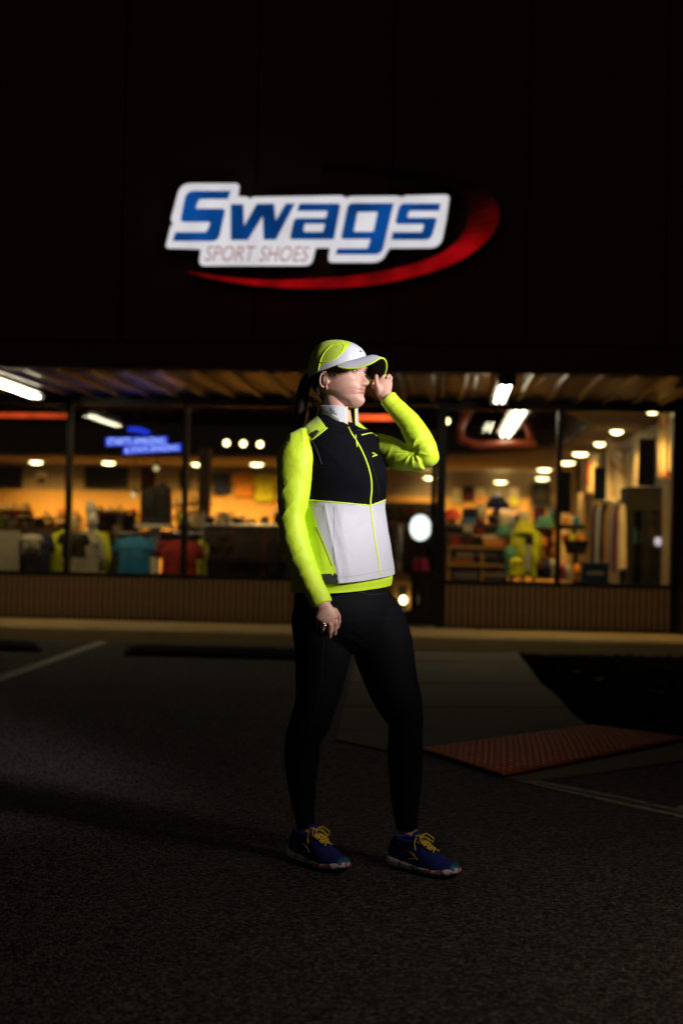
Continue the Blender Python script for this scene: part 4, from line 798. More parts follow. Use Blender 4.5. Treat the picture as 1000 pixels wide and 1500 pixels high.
# clothes along the right wall and banners
for k in range(7):
    x = 872 + k*6.5; nm = ['brown', 'cream', 'black', 'tan', 'grey', 'rust', 'pale'][k]; garment('long_coat', x - 6, 738 + k % 2 * 3, x + 6, 836, 3.2 - k*.25, [M_maroon, M_cream_f, M_black, M_or_f, M_grey_f, M_red_f, M_cream_f][k], nm + ' long garment in the row left of the tall dark cabinet', 'garment', 'long garments along the right wall', side=True, sleeves=False, thick=.1)
rail('clothes_rack', 866, 918, 734, 2.6, 'tall rack of long garments along the right wall')
def banner(x0, y0, x1, y1, v, m, lab, marks, swag=0):
    u0, z1 = pv(x0, y0, v); u1, z0 = pv(x1, y1, v); t = bempty('wall_banner', ((u0+u1)/2, v, z0), lab, 'banner', 'cloth banners along the right wall'); n_ = 14
    F = lambda k, z, o_: (lerp(u0, u1, k/n_), v + o_ + .05*math.sin(k*1.1 + z*2), z + (-swag * math.sin(math.pi*k/n_) * (z - z0)/(z1 - z0)))
    R = [[F(k, lerp(z0, z1, i/12), 0) for k in range(n_+1)] + [F(k, lerp(z0, z1, i/12), .012) for k in range(n_, -1, -1)] for i in range(13)]
    MB().rings(R, True).bobj('cloth', m, t, True)
    for (a, b, c, d) in marks:
        mb = MB(); R = [[F(lerp(a, c, k/4)*n_, lerp(z0, z1, zz), -.006) for k in range(5)] + [F(lerp(a, c, k/4)*n_, lerp(z0, z1, zz), .0) for k in range(4, -1, -1)] for zz in [lerp(b, d, i/6) for i in range(7)]]
        mb.rings(R, True).bobj('printed_band', M_bred, t, True)
M_bred = mat('banner_print', (.55, .12, .03), .8, .2, 5)
banner(964, 603, 984, 703, 1.0, M_cream_f, 'cream banner with red print nearest the window on the right wall', [(.1, .8, .9, .9), (.2, .05, .85, .12)])
banner(888, 640, 938, 738, 4.5, M_cream_f, 'large cream cloth banner draped on the right wall', [(.12, .72, .5, .78), (.7, .35, .8, .75)], .35)
banner(860, 664, 873, 722, 6.5, M_cream_f, 'narrow cream banner with a red edge on the right wall', [(.0, .2, .25, .8)]); banner(842, 674, 853, 722, 8.5, M_cream_f, 'narrow cream banner just right of the right mullion', [(.1, .4, .4, .8)]); banner(806, 690, 813, 736, 9.5, M_cream_f, 'pale narrow banner left of the right mullion', [(.2, .3, .8, .45)])
def dark_doorway(x0, y0, x1, y1, v, lab):
    u0, z1 = pv(x0, y0, v); u1, z0 = pv(x1, y1, v); t = bempty('dark_board', ((u0+u1)/2, v, z0), lab, 'board', 'dark boards along the right wall'); MB().box((u0, v, z0), (u1, v + .04, z1)).bobj('panel', M_black, t); MB().box((u0 - .02, v - .01, z0), (u0 - .001, v + .05, z1)).box((u1 + .001, v - .01, z0), (u1 + .02, v + .05, z1)).bobj('edge_strip', M_bronze, t)
dark_doorway(938, 642, 961, 712, 2.2, 'tall dark board between the two big cream banners'); dark_doorway(872, 684, 887, 735, 5.2, 'dark board left of the large cream banner'); dark_doorway(821, 690, 834, 752, 8, 'dark board just right of the right mullion')
E_dim = emit('small_amber', (1, .75, .2), .6); a = pv(886.5, 756, 3.2); tag(MB().box((a[0] - .035, 3.18, a[1] - .01), (a[0] + .035, 3.2, a[1] + .01)).bobj('amber_tag', E_dim), 'tiny glowing amber tag among the long garments', 'tag light')
# boards and posters upon the back wall
def poster(x0, y0, x1, y1, m, m2, lab, v=None):
    v = v or VB - .03; u0, z1 = pv(x0, y0, v); u1, z0 = pv(x1, y1, v); t = bempty('wall_poster', ((u0+u1)/2, v, z0), lab, 'poster', 'posters on the back wall'); MB().box((u0, v, z0), (u1, v + .025, z1)).bobj('frame', M_dkmet, t); MB().box((u0 + .02, v - .004, z0 + .02), (u1 - .02, v - .001, z1 - .02)).bobj('sheet', m, t); MB().box((u0 + .05, v - .008, z0 + .04), (u1 - .05, v - .005, lerp(z0, z1, .5))).bobj('print', m2, t)
poster(51, 688, 70, 711, M_cream_f, M_maroon, 'small poster with a dark red lower half between the televisions'); poster(263, 688, 278, 716, M_black, M_maroon, 'black poster left of the second mullion'); poster(679, 712, 692, 734, M_black, M_red_f, 'black and red poster right of the dark pillar'); poster(661, 712, 677, 738, M_cream_f, M_grey_f, 'pale poster beside the dark pillar'); poster(694, 712, 712, 740, M_cream_f, M_or_f, 'pale poster right of the black and red one'); poster(745, 712, 762, 742, M_cream_f, M_yel_f, 'pale poster right of the bright downlight')

# racks of clothes standing further back in the shop
def far_rack(x0, x1, y0, y1, v, cols, where):
    rail('clothes_rack', x0 - 2, x1 + 2, y0 - 3, v, 'clothes rack standing ' + where); ordn = ['first', 'second', 'third', 'fourth', 'fifth', 'sixth', 'seventh', 'eighth', 'ninth', 'tenth', 'eleventh', 'twelfth']
    n_ = len(cols)
    for k, c in enumerate(cols):
        x = lerp(x0 + 3, x1 - 3, k / (n_ - 1)); nm, m_ = PAL[c]
        garment('hung_garment', x - 4.5, y0 + random.uniform(-1, 1), x + 4.5, y1 + random.uniform(-6, 3), v, m_, '%s %s garment from the left on the rack %s' % (ordn[k], nm, where), 'garment', 'garments on the far racks', side=True, sleeves=False, thick=.16, hanger=False)
PAL = {'k': ('black', M_black), 'n': ('navy', M_navy_f), 'g': ('grey', M_grey_f), 'r': ('red', M_red_f), 'm': ('maroon', M_maroon), 'b': ('blue', M_blue_f), 'l': ('lime', M_lime_f), 't': ('teal', M_teal_f), 'o': ('orange', M_or_f), 'c': ('cream', M_cream_f)}
far_rack(-20, 46, 756, 815, 5.5, 'kgnkgkmkn', 'behind the grey board'); far_rack(50, 96, 770, 812, 4.2, 'kntkkn', 'behind the navy shirt'); far_rack(140, 196, 752, 806, 6.5, 'kmkngkk', 'behind the blue tee shirt')
far_rack(196, 262, 776, 815, 4.4, 'nkrkgkmk', 'behind the white stand'); far_rack(262, 300, 754, 800, 6.0, 'lkgkn', 'behind the dark red tee shirt'); far_rack(655, 720, 764, 815, 4.5, 'krnkgkom', 'behind the brown shelf unit')
far_rack(722, 760, 752, 805, 5.0, 'tkkgk', 'left of the lime mannequin'); far_rack(784, 815, 744, 800, 5.2, 'rkotk', 'behind the short coloured rack'); far_rack(560, 642, 770, 838, 4.0, 'kmgkknkm', 'inside the entrance door')
# dark gondola tops with small goods
def gondola(x0, x1, y, v, where, its):
    a = pv(x0, y, v); b = pv(x1, y, v); t = bempty('display_gondola', ((a[0]+b[0])/2, v, .13), 'low dark shelf unit ' + where, 'shelf unit', 'low shelf units'); MB().box((a[0], v, .14), (b[0], v + .5, a[1] - .03)).bobj('cabinet_body', M_dkmet, t); MB().box((a[0] - .03, v - .03, a[1] - .029), (b[0] + .03, v + .53, a[1])).bobj('top_board', wood, t)
    for k, (c, h) in enumerate(its):
        nm, m_ = PAL[c]; x = lerp(x0 + 6, x1 - 6, k / max(1, len(its) - 1)); stack('folded_stack', x - 5, y - h, x + 5, y, v + .05, [m_, m_], '%s folded pile, %s from the left on the unit %s' % (nm, ['first', 'second', 'third', 'fourth', 'fifth', 'sixth', 'seventh', 'eighth'][k], where), 'folded shirts', 2, 'folded piles on the low shelf units')
gondola(300, 432, 768, 2.2, 'above the long black rack', (('k', 11), ('c', 18), ('k', 10), ('c', 8), ('g', 12), ('k', 17), ('r', 6)))
gondola(-10, 60, 772, 3.2, 'behind the first window', (('l', 16), ('c', 12), ('g', 9), ('k', 14))); gondola(140, 200, 778, 3.0, 'behind the second window', (('k', 16), ('c', 9), ('m', 12))); gondola(655, 745, 766, 3.2, 'in the right window', (('r', 9), ('b', 14), ('k', 8), ('m', 12), ('g', 9)))
# ================================================================== the runner
M_skin = mat('skin', (.60, .345, .255), .48, .10, 45, .08, 260, sss=.12, spec=.4)
_t = M_skin.node_tree; _n = _t.nodes; _L = _t.links; _b = _n['Principled BSDF']; _tc = [x for x in _n if x.type == 'TEX_COORD'][0]
for _sc, _lo, _hi, _c, _am in ((22, .46, .66, (.52, .22, .17), .55), (160, .60, .72, (.36, .16, .11), .5)):     # ruddy blotches, freckles and pores
    _no = _n.new('ShaderNodeTexNoise'); _no.inputs['Scale'].default_value = _sc; _no.inputs['Detail'].default_value = 3; _L.new(_tc.outputs['Object'], _no.inputs['Vector'])
    _mr = _n.new('ShaderNodeMapRange'); _mr.inputs[1].default_value = _lo; _mr.inputs[2].default_value = _hi; _mr.inputs[4].default_value = _am; _L.new(_no.outputs['Fac'], _mr.inputs[0])
    _mx = _n.new('ShaderNodeMix'); _mx.data_type = 'RGBA'; _mx.inputs[7].default_value = (*_c, 1); _src = _b.inputs['Base Color'].links[0].from_socket; _L.new(_src, _mx.inputs[6]); _L.new(_mr.outputs[0], _mx.inputs[0]); _L.new(_mx.outputs[2], _b.inputs['Base Color'])
M_lip = mat('lips', (.44, .17, .15), .42, .1, 60, spec=.5, sss=.1)
M_hair = mat('dark_brown_hair', (.022, .011, .007), .42, .4, 60, spec=.5)
M_lime = mat('lime_knit', (.58, .80, .015), .62, .06, 30, .12, 420, sheen=.15)
M_limem = mat('lime_mesh', (.52, .66, .06), .7, .16, 260, .3, 500)
M_vblack = mat('vest_black', (.0025, .0025, .0042), .85, .15, 40, .10, 420, spec=.08)
M_vwhite = mat('vest_white', (.50, .50, .54), .6, .05, 12, .10, 380)
M_vgrey = mat('vest_reflective_grey', (.36, .38, .38), .5, .12, 14, .08, 300)
M_vgg = mat('collar_pattern_green', (.16, .20, .13), .55, .2, 20)
M_patch = mat('reflective_patch', (.03, .033, .028), .35, .2, 30)
M_tights = mat('tights_black', (.0035, .0035, .0048), .8, .1, 60, .05, 500, spec=.12)
M_capw = mat('cap_white', (.60, .60, .66), .6, .05, 30, .10, 400)
M_capg = mat('cap_brim_grey', (.56, .56, .62), .55, .05, 20, .08, 400)
M_under = mat('brim_underside_black', (.006, .006, .007), .8, .1, 30)
M_metal = mat('silver', (.8, .78, .75), .18, .05, 30, metal=1)
PH = math.radians(48); FB = Vector((math.sin(PH), -math.cos(PH), 0)); LB = Vector((math.cos(PH), math.sin(PH), 0)); Z = Vector((0, 0, 1))
# ---------------------------------------------------------------- torso rings (survey: y, centre x, half width px, toward camera m, hem tilt)
TR = [(846, 505.5, 74.5, .02, .105), (838, 505.5, 73.5, .02, .10), (800, 504, 69.5, .02, .07), (765, 503, 65.5, .02, .05), (732, 501.5, 63.5, .02, .03), (700, 499, 64, .02, .02), (670, 497.5, 64, .015, .01), (650, 496.5, 63, .01, 0), (638, 495.5, 58, .01, 0), (628, 494.5, 48, .005, 0), (619, 494, 38, .005, 0), (611, 494.5, 29.5, .0, 0), (604, 495.5, 26, .0, 0)]
TR_f = catmull(TR, 16)
def torso_pt(row, be, grow=0.0):
    y, cx, hw, t, tl = row; k3 = max(0, min(1, (y - 615) / 30)); cx -= 3.2 * k3; hw *= 1 - .065 * k3; C = pp(cx, y, t); b = (hw * S + grow) / 1.17; a = 1.35 * b
    k = max(0, min(1, (630 - y) / 20)); a = a * (1 - .16 * k); b = b * (1 + .12 * k)
    c, s = math.cos(be), math.sin(be); n = 2.35
    x = a * math.copysign(abs(c)**(2/n), c); f = b * math.copysign(abs(s)**(2/n), s)
    # bust, shoulder blades and spine hollow
    if f > 0:
        for sg in (-1, 1): f += .030 * gauss(x - sg*.075, .062) * gauss(y - 697, 30)
        f -= .010 * gauss(x, .03) * gauss(y - 690, 26)
    else: f += .012 * gauss(x, .03)
    p = C + LB * x + FB * f; p.z += tl * x; k2 = max(0, min(1, (636 - y) / 24)); p.z -= .036 * k2 * max(0, s)**1.6; return p
NSEG = 300
def torso_mesh(rows, grow, seg=NSEG): return [[torso_pt(r, -2*math.pi*j/seg, grow) for j in range(seg)] for r in rows]
def slim(L_, d): return [(q[0], q[1], q[2], q[3] - d, q[4]) for q in L_]
def limb(pts, sub=8, seg=40, n=2.0):
    """pts: (x, y, t, half-width px, depth ratio) -> rings whose outline follows the survey"""
    rows = catmull(pts, sub); C = [pp(r[0], r[1], r[2]) for r in rows]; R = []
    for i, r in enumerate(rows):
        T = (C[min(i+1, len(C)-1)] - C[max(i-1, 0)]).normalized(); v = Vector((0, 1, 0)); A = T.cross(v).normalized(); Bv = T.cross(A).normalized(); hw = r[3] * S
        R.append([C[i] + A * hw * math.copysign(abs(math.cos(a))**(2/n), math.cos(a)) + Bv * hw * r[4] * math.copysign(abs(math.sin(a))**(2/n), math.sin(a)) for a in [2*math.pi*j/seg for j in range(seg)]])
    return R, rows, C
RARM = [(452, 630, .065, 7, 1.0), (447, 636, .085, 13.5, 1.0), (442, 645, .10, 21, 1.0), (437.5, 657, .115, 25.5, 1.0), (434, 675, .13, 29, .95), (431.5, 705, .14, 26.5, .95), (429, 735, .15, 23.5, 1), (427, 757, .155, 21, 1), (430.5, 785, .165, 21.5, 1), (437, 808, .175, 20.5, 1), (446, 832, .185, 19.5, 1), (457, 856, .195, 18, 1), (466, 872, .20, 17, 1), (471.5, 885.5, .205, 16.2, 1)]
LARM = [(540, 654, -.09, 20, 1), (556, 658.5, -.065, 24.5, 1), (569, 662, -.03, 24, 1), (583, 667, .005, 22.5, 1), (597, 670.5, .03, 20.5, 1), (610, 673, .050, 18.5, 1.05), (619, 671, .060, 18, 1.05)]
LFOR = [(628, 668, .062, 17.0, 1.1), (623.5, 661, .060, 19.5, 1.1), (617, 650, .056, 21, 1.0), (609.5, 636, .052, 20.2, 1), (600, 620, .046, 18.2, 1), (588, 606, .040, 16.2, 1), (577, 594.5, .034, 15, 1), (566.5, 582.5, .028, 15.0, 1)]
RLEG = [(472, 885, .035, 40, 1.0), (472, 905, .035, 45, 1.0), (473.5, 930, .03, 44.5, 1.0), (473, 955, .025, 41.5, 1.0), (468, 1000, .015, 35.5, 1.05), (463, 1030, .01, 31, 1.1), (453.5, 1060, .0, 29.5, 1.05), (444.5, 1080, -.02, 26.8, 1.05), (442.5, 1105, -.04, 26.3, 1.05), (441.8, 1140, -.065, 22.7, 1.1), (444.5, 1180, -.09, 17, 1.15), (448, 1209, -.105, 14.2, 1.2)]
LLEG = [(538, 885, -.03, 42, 1), (544, 905, -.03, 46.5, 1), (556, 930, -.03, 45, 1), (562, 955, -.03, 44.5, 1), (574, 1000, -.02, 38.5, 1.05), (585, 1030, -.01, 34, 1.1), (593.5, 1055, -.005, 27, 1.1), (594, 1070, -.005, 25, 1.1), (593, 1100, -.02, 26, 1.1), (594, 1140, -.035, 24.2, 1.1), (593.5, 1165, -.045, 22, 1.1), (594.5, 1190, -.05, 18.8, 1.15), (595.5, 1214.5, -.055, 16.4, 1.15)]
# ---------------------------------------------------------------- head frame
PSI = math.radians(61); HC = pp(495.5, 561.5, .0)
Hf = Vector((math.sin(PSI), -math.cos(PSI), 0)); Hr = Vector((-math.cos(PSI), -math.sin(PSI), 0)); Hu = Vector((0, 0, 1))
tilt = Matrix.Rotation(math.radians(1.5), 3, Hr) ; Hf = tilt @ Hf; Hu = tilt @ Hu
def H(f, r, u): return HC + Hf * f + Hr * r + Hu * u
def Hinv(p): q = Vector(p) - HC; return q.dot(Hf), q.dot(Hr), q.dot(Hu)
tF = [(-.091, .040), (-.086, .066), (-.078, .083), (-.069, .0905), (-.060, .0925), (-.050, .0915), (-.043, .0885), (-.036, .0915), (-.028, .092), (-.020, .0925), (-.010, .091), (.0, .088), (.015, .0865), (.028, .0865), (.036, .0895), (.048, .096), (.060, .096), (.080, .090), (.10, .072), (.115, .045), (.125, .01)]
tB = [(-.091, .0), (-.08, .015), (-.06, .04), (-.04, .060), (-.02, .074), (.0, .081), (.03, .087), (.06, .086), (.08, .080), (.10, .065), (.115, .043), (.125, .01)]
tW = [(-.091, .012), (-.086, .020), (-.079, .029), (-.07, .035), (-.06, .043), (-.045, .0505), (-.03, .058), (-.015, .063), (.0, .0665), (.015, .0695), (.03, .071), (.05, .073), (.07, .071), (.09, .061), (.105, .046), (.118, .026), (.125, .008)]
def head_pt(u, al, grow=0, feat=True):
    F, Bk, Wd = cinterp(tF, u) + grow, cinterp(tB, u) + grow, cinterp(tW, u) + grow; c, s = math.cos(al), math.sin(al); n = lerp(1.9, 2.4, max(0, min(1, (u + .09) / .09)))
    f = (F if c > 0 else Bk) * math.copysign(abs(c)**(2/n), c); r = Wd * math.copysign(abs(s)**(2/n), s)
    if feat and c > 0:
        ar = abs(r)
        nose = cinterp([(-.0185, 0), (-.016, .006), (-.012, .017), (-.006, .0245), (-.001, .0262), (.004, .0235), (.012, .0170), (.020, .0110), (.028, .0062), (.036, .0032), (.045, .001), (.05, 0)], u)
        wd = cinterp([(-.018, .011), (-.006, .0105), (.004, .0095), (.015, .0082), (.028, .0085), (.045, .012)], u)
        f += nose * math.exp(-(ar/wd)**2.4)
        f += .0095 * gauss(ar - .0130, .0058) * gauss(u + .0085, .0068)       # nostril wings
        f -= .0075 * gauss(ar - .030, .0150) * gauss(u - .0335, .0095)       # eye sockets
        f -= .004 * gauss(ar - .015, .006) * gauss(u - .031, .008)
        f += .0030 * gauss(ar - .028, .016) * gauss(u - .050, .007)          # brow
        f += .0045 * gauss(ar - .043, .015) * gauss(u - .010, .012)          # cheekbone
        f -= .0034 * gauss(ar - .042, .015) * gauss(u + .032, .017)          # hollow of the cheek
        f += .0034 * gauss(ar, .017) * gauss(u + .0240, .0038) + .0042 * gauss(ar, .0145) * gauss(u + .0342, .0042)
        f -= .0036 * gauss(ar, .0185) * gauss(u + .0290 - .05 * ar * ar / .02, .0017)               # mouth line
        f -= .0022 * gauss(ar, .0028) * gauss(u + .0185, .004)
        f += .0045 * gauss(ar, .016) * gauss(u + .062, .011)                 # chin
        f -= .0012 * gauss(ar - .024, .004) * gauss(u + .028, .006)
    lift = max(0, min(1, (-.028 - u) / .05)); u = u + .42 * lift * max(0, .062 - f) if feat else u
    return H(f, r, u)
body = MB()
us_ = [-.091 + (.125 + .091) * i / 150 for i in range(151)]
body.rings([[head_pt(u_, 2*math.pi*j/200) for j in range(200)] for u_ in us_], True)
# ears
for sg in (1, -1):
    pts = []
    for k in range(15):
        a = math.radians(-70 + k * 235 / 14); pts.append(H(-.010 - .0140 * math.cos(a), sg * (.0755 + .0045 * math.cos(a)), .005 + .0255 * math.sin(a) - .002 * math.cos(a)))
    body.tube(pts, [.0034] + [.0031] * 13 + [.0026], 8); EM = Matrix((Hf, Hr, Hu)).transposed() @ Matrix.Rotation(sg * .30, 3, 'Z')
    body.ell(H(-.010, sg * .0725, .002), .0145, .0035, .025, M=EM); body.ell(H(-.011, sg * .0755, .004), .0055, .004, .014, M=EM); body.ell(H(-.004, sg * .0735, -.0215), .0068, .0042, .0078, M=EM); body.ell(H(.003, sg * .0725, -.004), .0035, .0035, .006, M=EM)
# neck
nk = [(494, 630, .0, 26, 1.0), (495, 615, .0, 22.5, 1.0), (495.5, 603, .0, 19.5, 1.0), (493.5, 592, .0, 19, 1.0), (491, 580, 0, 19, 1), (489, 566, 0, 18, 1)]
body.rings(limb(nk, 5, 32)[0], True)
body.rings(torso_mesh(catmull(TR[1:], 4), -.022, 48), True)
hip = [(850, 500, 66, .0), (862, 500, 68, .0), (880, 503, 71, .0), (905, 506, 70, .0), (930, 510, 50, .0)]
def hips(rows, grow):
    R = []
    for y, cx, hw, t in rows:
        b = (hw * S + grow) / 1.15; a = 1.22 * b; R.append([pp(cx, y, t) + LB * a * math.cos(q) + FB * b * math.sin(q) + Z * (.04 * a * math.cos(q)) for q in [2*math.pi*j/72 for j in range(72)]])
    return R
body.rings(hips(hip, -.01), True)
def shrink(L_, d): return [(x, y, t, max(3, h - d), k) for x, y, t, h, k in L_]
body.rings(limb(shrink(RARM, 4.5) + [(474, 892, .207, 11.5, .8)], 4, 24)[0], True)
body.rings(limb(shrink(LARM, 4.5), 4, 24)[0], True); body.rings(limb(shrink(LFOR, 4.5) + [(563, 578, .028, 10.5, .75)], 4, 24)[0], True)
body.rings(limb(shrink(RLEG, 2.0) + [(450, 1217, -.108, 12.2, 1.2), (452, 1228, -.108, 13, 1.3), (453, 1245, -.105, 12, 1.4)], 4, 24)[0], True)
body.rings(limb(shrink(LLEG, 2.5) + [(597.5, 1219, -.056, 13.4, 1.15), (600, 1230, -.056, 14, 1.3), (602, 1248, -.055, 13, 1.4)], 4, 24)[0], True)
def finger(pts, rad): body.tube([pp(*p) for p in pts], rad, 12)
HB_ = lambda L_: [(q[0], q[1], q[2] - .018, *q[3:]) for q in L_]
# raised left hand: palm toward the camera, thumb in front of the brim, fingers behind it
body.rings(limb(HB_([(563.5, 579.5, .05, 10.5, .75), (561.8, 574, .047, 11.5, .60), (561.5, 567, .042, 12.6, .5), (563, 560.5, .036, 12.0, .48), (564, 556, .032, 10.5, .45)]), 5, 24)[0], True)
body.ell(pp(556.2, 572, .034), .014, .012, .022)
finger(HB_([(556, 574, .052), (552.8, 566, .060), (551.0, 558, .060), (551.0, 550.5, .052)]), [.0105, .0088, .0078, .0064])
finger(HB_([(555, 562, .034), (549.5, 558.5, .028), (546.2, 562.5, .032), (546.8, 567.5, .042)]), [.0084, .0076, .0070, .0060])
finger(HB_([(559.5, 558, .032), (557.0, 551, .015), (554.5, 549, .004), (552, 552, .004)]), [.0086, .0077, .0070, .0060])
finger(HB_([(565, 557, .030), (565.0, 549.5, .022), (562.5, 548.8, .034), (560.2, 552.5, .038)]), [.0080, .0074, .0069, .0059])
finger(HB_([(570.5, 560, .030), (572.2, 553.0, .028), (569.5, 549.6, .036), (567.2, 552.5, .044)]), [.0074, .0068, .0063, .0054])
# hanging right hand, back of the hand toward the camera
body.rings(limb([(474, 889, .207, 11.2, .85), (475.5, 894, .209, 13.0, .62), (477, 900, .211, 15.2, .5), (477, 907, .211, 15.6, .46), (476.5, 911, .209, 14.0, .45)], 5, 24)[0], True)
finger([(489.5, 902, .207), (491.2, 912, .210), (490.6, 921, .200), (490.2, 928.5, .186)], [.0098, .0088, .0080, .0068])
finger([(482.3, 904, .212), (483.8, 915.5, .217), (483.3, 925.5, .208), (482.6, 932.5, .194)], [.0102, .0090, .0083, .0070])
finger([(474.5, 904, .212), (474.2, 914, .216), (472.8, 922, .203), (472.2, 927.5, .188)], [.0099, .0088, .0080, .0068])
finger([(467.0, 902, .206), (465.2, 910, .206), (464.4, 916.5, .194), (464.5, 921, .182)], [.0088, .0078, .0070, .0060])
finger([(489.5, 895, .200), (494.5, 902, .185), (495.5, 911, .172), (493.5, 919, .166)], [.0115, .0098, .0088, .0072])
bm_ = remesh(body, .0024, 2, 'person')
person = link_mesh('person', bm_, [M_skin, M_lip])
tag(person, 'woman in a lime and white running vest holding her cap brim', 'person')
for pl_ in bm_.polygons:
    f, r, u_ = Hinv(pl_.center)
    if .07 < f < .112 and abs(r) < .0245 - abs(u_ + .029) * .9 and -.0395 < u_ < -.0205 + .0012 * abs(r) / .01 and abs(r) < .024: pl_.material_index = 1
    pl_.use_smooth = True
# ---------------------------------------------------------------- eyes, brows, lashes
M_eye = mat('eye_white', (.30, .27, .26), .15, .03, 90); M_iris = mat('iris_blue_grey', (.045, .06, .07), .1, .3, 200); M_pup = mat('pupil', (.004, .004, .004), .05, 0)
HM = Matrix((Hf, Hr, Hu)).transposed()
for sg in (1, -1):
    c = H(.0728, sg * .0300, .0338); e = MB(); e.ell(c, .0122, .0122, .0122, 24, 16); eo = e.obj('eye', M_eye, person, True)
    gz = (Hf * .97 + Hr * .04 + Hu * .08).normalized(); sd = gz.cross(Z).normalized(); up = sd.cross(gz)
    for nm, rr_, off, m_ in (('iris', .0056, .0114, M_iris), ('pupil', .0025, .01205, M_pup)):
        R = [[c + gz * (off + dz) + (sd * math.cos(q*math.pi/10) + up * math.sin(q*math.pi/10)) * rr_ * s for q in range(20)] for s, dz in ((1.0, -.001), (.95, .0002), (.4, .0008))]; MB().rings(R, True).obj(nm, m_, eo, True)
    for nm, lo, hi in (('eyelid', 11, 100), ('eyelid', -75, -24)):
        R = []
        for i in range(9):
            el = math.radians(lerp(lo, hi, i/8)); R.append([])
            for j in range(21):
                az = math.radians(lerp(-85, 85, j/20)); bend = 1 - .35 * (abs(az)/1.48)**2; q = Vector((math.cos(el*bend)*math.cos(az), math.cos(el*bend)*math.sin(az), math.sin(el*bend))) * .01325; R[-1].append(c + HM @ q)
        MB().rings(R, False, closed=False).obj(nm, M_skin, person, True)
    la = MB(); el = math.radians(11); pts = []
    for j in range(13):
        az = math.radians(lerp(-72, 72, j/12)); bend = 1 - .35 * (abs(az)/1.48)**2; pts.append(c + HM @ (Vector((math.cos(el*bend)*math.cos(az), math.cos(el*bend)*math.sin(az), math.sin(el*bend))) * .0137))
    la.tube(pts, .0015, 6).obj('eyelash', M_hair, person, True)
    br = MB(); pts = []
    for j in range(11):
        r0 = lerp(.013, .048, j/10); u0 = .0505 + .004 * math.sin(math.pi * (j/10)**.8) - .003 * (j/10)**3; bestp = None
        for k in range(160):
            p_ = head_pt(u0, sg * math.radians(k * .5)); 
            if abs(Hinv(p_)[1]) >= r0: bestp = p_; break
        pts.append(bestp + Hf * .0008)
    br.tube(pts, [.0014, .0022, .0026, .0027, .0027, .0026, .0024, .0021, .0018, .0014, .001], 6, flat=.7).obj('eyebrow', M_hair, person, True)
# earring and rings
er = MB(); er.ell(H(.0, .0795, -.022), .0028, .0028, .0028, 12, 8); er.tube([H(-.001, .078, -.0205), H(.001, .080, -.0245)], .0014, 6); er.obj('earring', M_metal, person, True)
def ring_on(p, d, r):
    d = Vector(d).normalized(); a = d.orthogonal().normalized(); b = d.cross(a); mb = MB(); pts = [p + (a*math.cos(q*math.pi/10) + b*math.sin(q*math.pi/10)) * r for q in range(21)]; mb.tube(pts, .0016, 6, round_ends=False); return mb.obj('finger_ring', M_metal, person, True)
p0 = pp(474.0, 914, .216); ro = ring_on(p0, pp(474.2, 914, .216) - pp(472.8, 922, .203), .0096); MB().ell(p0 + Vector((0, -.0105, .0)), .004, .003, .004, 10, 6).obj('stone', M_metal, ro, True)
ring_on(pp(490.9, 906, .209), (.1, -.1, -1), .0102)
# ---------------------------------------------------------------- hair: cap of hair under the hat and the pony tail
hr = MB(); R = []
for i in range(40):
    u0 = lerp(-.066, .085, i/39); row = []
    for j in range(81):
        lim0 = lerp(122, 70, max(0, min(1, (u0 + .04) / .09))); al = math.radians(lerp(lim0, 360 - lim0, j/80)); g = .007 + .0018 * fbm((j * .9, i * .05, 0), 3); edge = min(j, 80 - j) / 6
        g = lerp(-.004, g, min(1, edge)) ; g = lerp(-.004, g, min(1, i / 4)); row.append(head_pt(u0, al, g, False))
    R.append(row)
hr.rings(R, False, closed=False); hair = hr.obj('hair', M_hair, person, True)
rr = random.Random(5); st = MB()
for k in range(150):
    a = rr.uniform(0, 6.28); q = math.sqrt(rr.random()); pts = []; rad = []
    for i in range(10):
        f = i / 9; cx = interp([(0, 462), (.15, 450), (.4, 444), (.7, 440), (1, 437)], f); cy = interp([(0, 546), (.1, 549), (.4, 572), (.7, 602), (1, 634)], f); sp_ = interp([(0, 5), (.2, 8.5), (.6, 9.5), (.85, 7.5), (1, 4)], f)
        pts.append(pp(cx + sp_ * q * math.cos(a + f * .8) + rr.uniform(-.5, .5), cy + sp_ * .3 * q * math.sin(a), -.045 + .03 * q * math.sin(a + f * .8) - .02 * f)); rad.append(.0028 * (1 - .6 * f))
    st.tube(pts, rad, 5)
st.obj('pony_tail', M_hair, person, True)
mb = MB(); pts = [pp(455 + 2.2*math.cos(a), 549 + 6*math.sin(a), -.045 + .016*math.cos(a)) for a in [q*math.pi/10 for q in range(21)]]; mb.tube(pts, .004, 6).obj('hair_tie', M_under, person, True)
ls = MB()
for k in range(46):   # loose strands at the temple and nape
    if k % 2: u0, al = rr.uniform(.018, .05), math.radians(rr.uniform(62, 84)); dv = (Hf * rr.uniform(-.012, .006) - Hu * rr.uniform(.012, .03))
    else: u0, al = rr.uniform(-.03, .03), math.radians(rr.uniform(100, 150)); dv = (-Hf * rr.uniform(.0, .012) - Hu * rr.uniform(.02, .045))
    a_ = head_pt(u0, al, .004, False); ls.tube([a_, a_ + dv * .5 + Hr * .003, a_ + dv + Hr * rr.uniform(-.002, .004)], [.0011, .0009, .0005], 5)
tag(ls.obj('loose_hair', M_hair, person, True), kind='stuff')
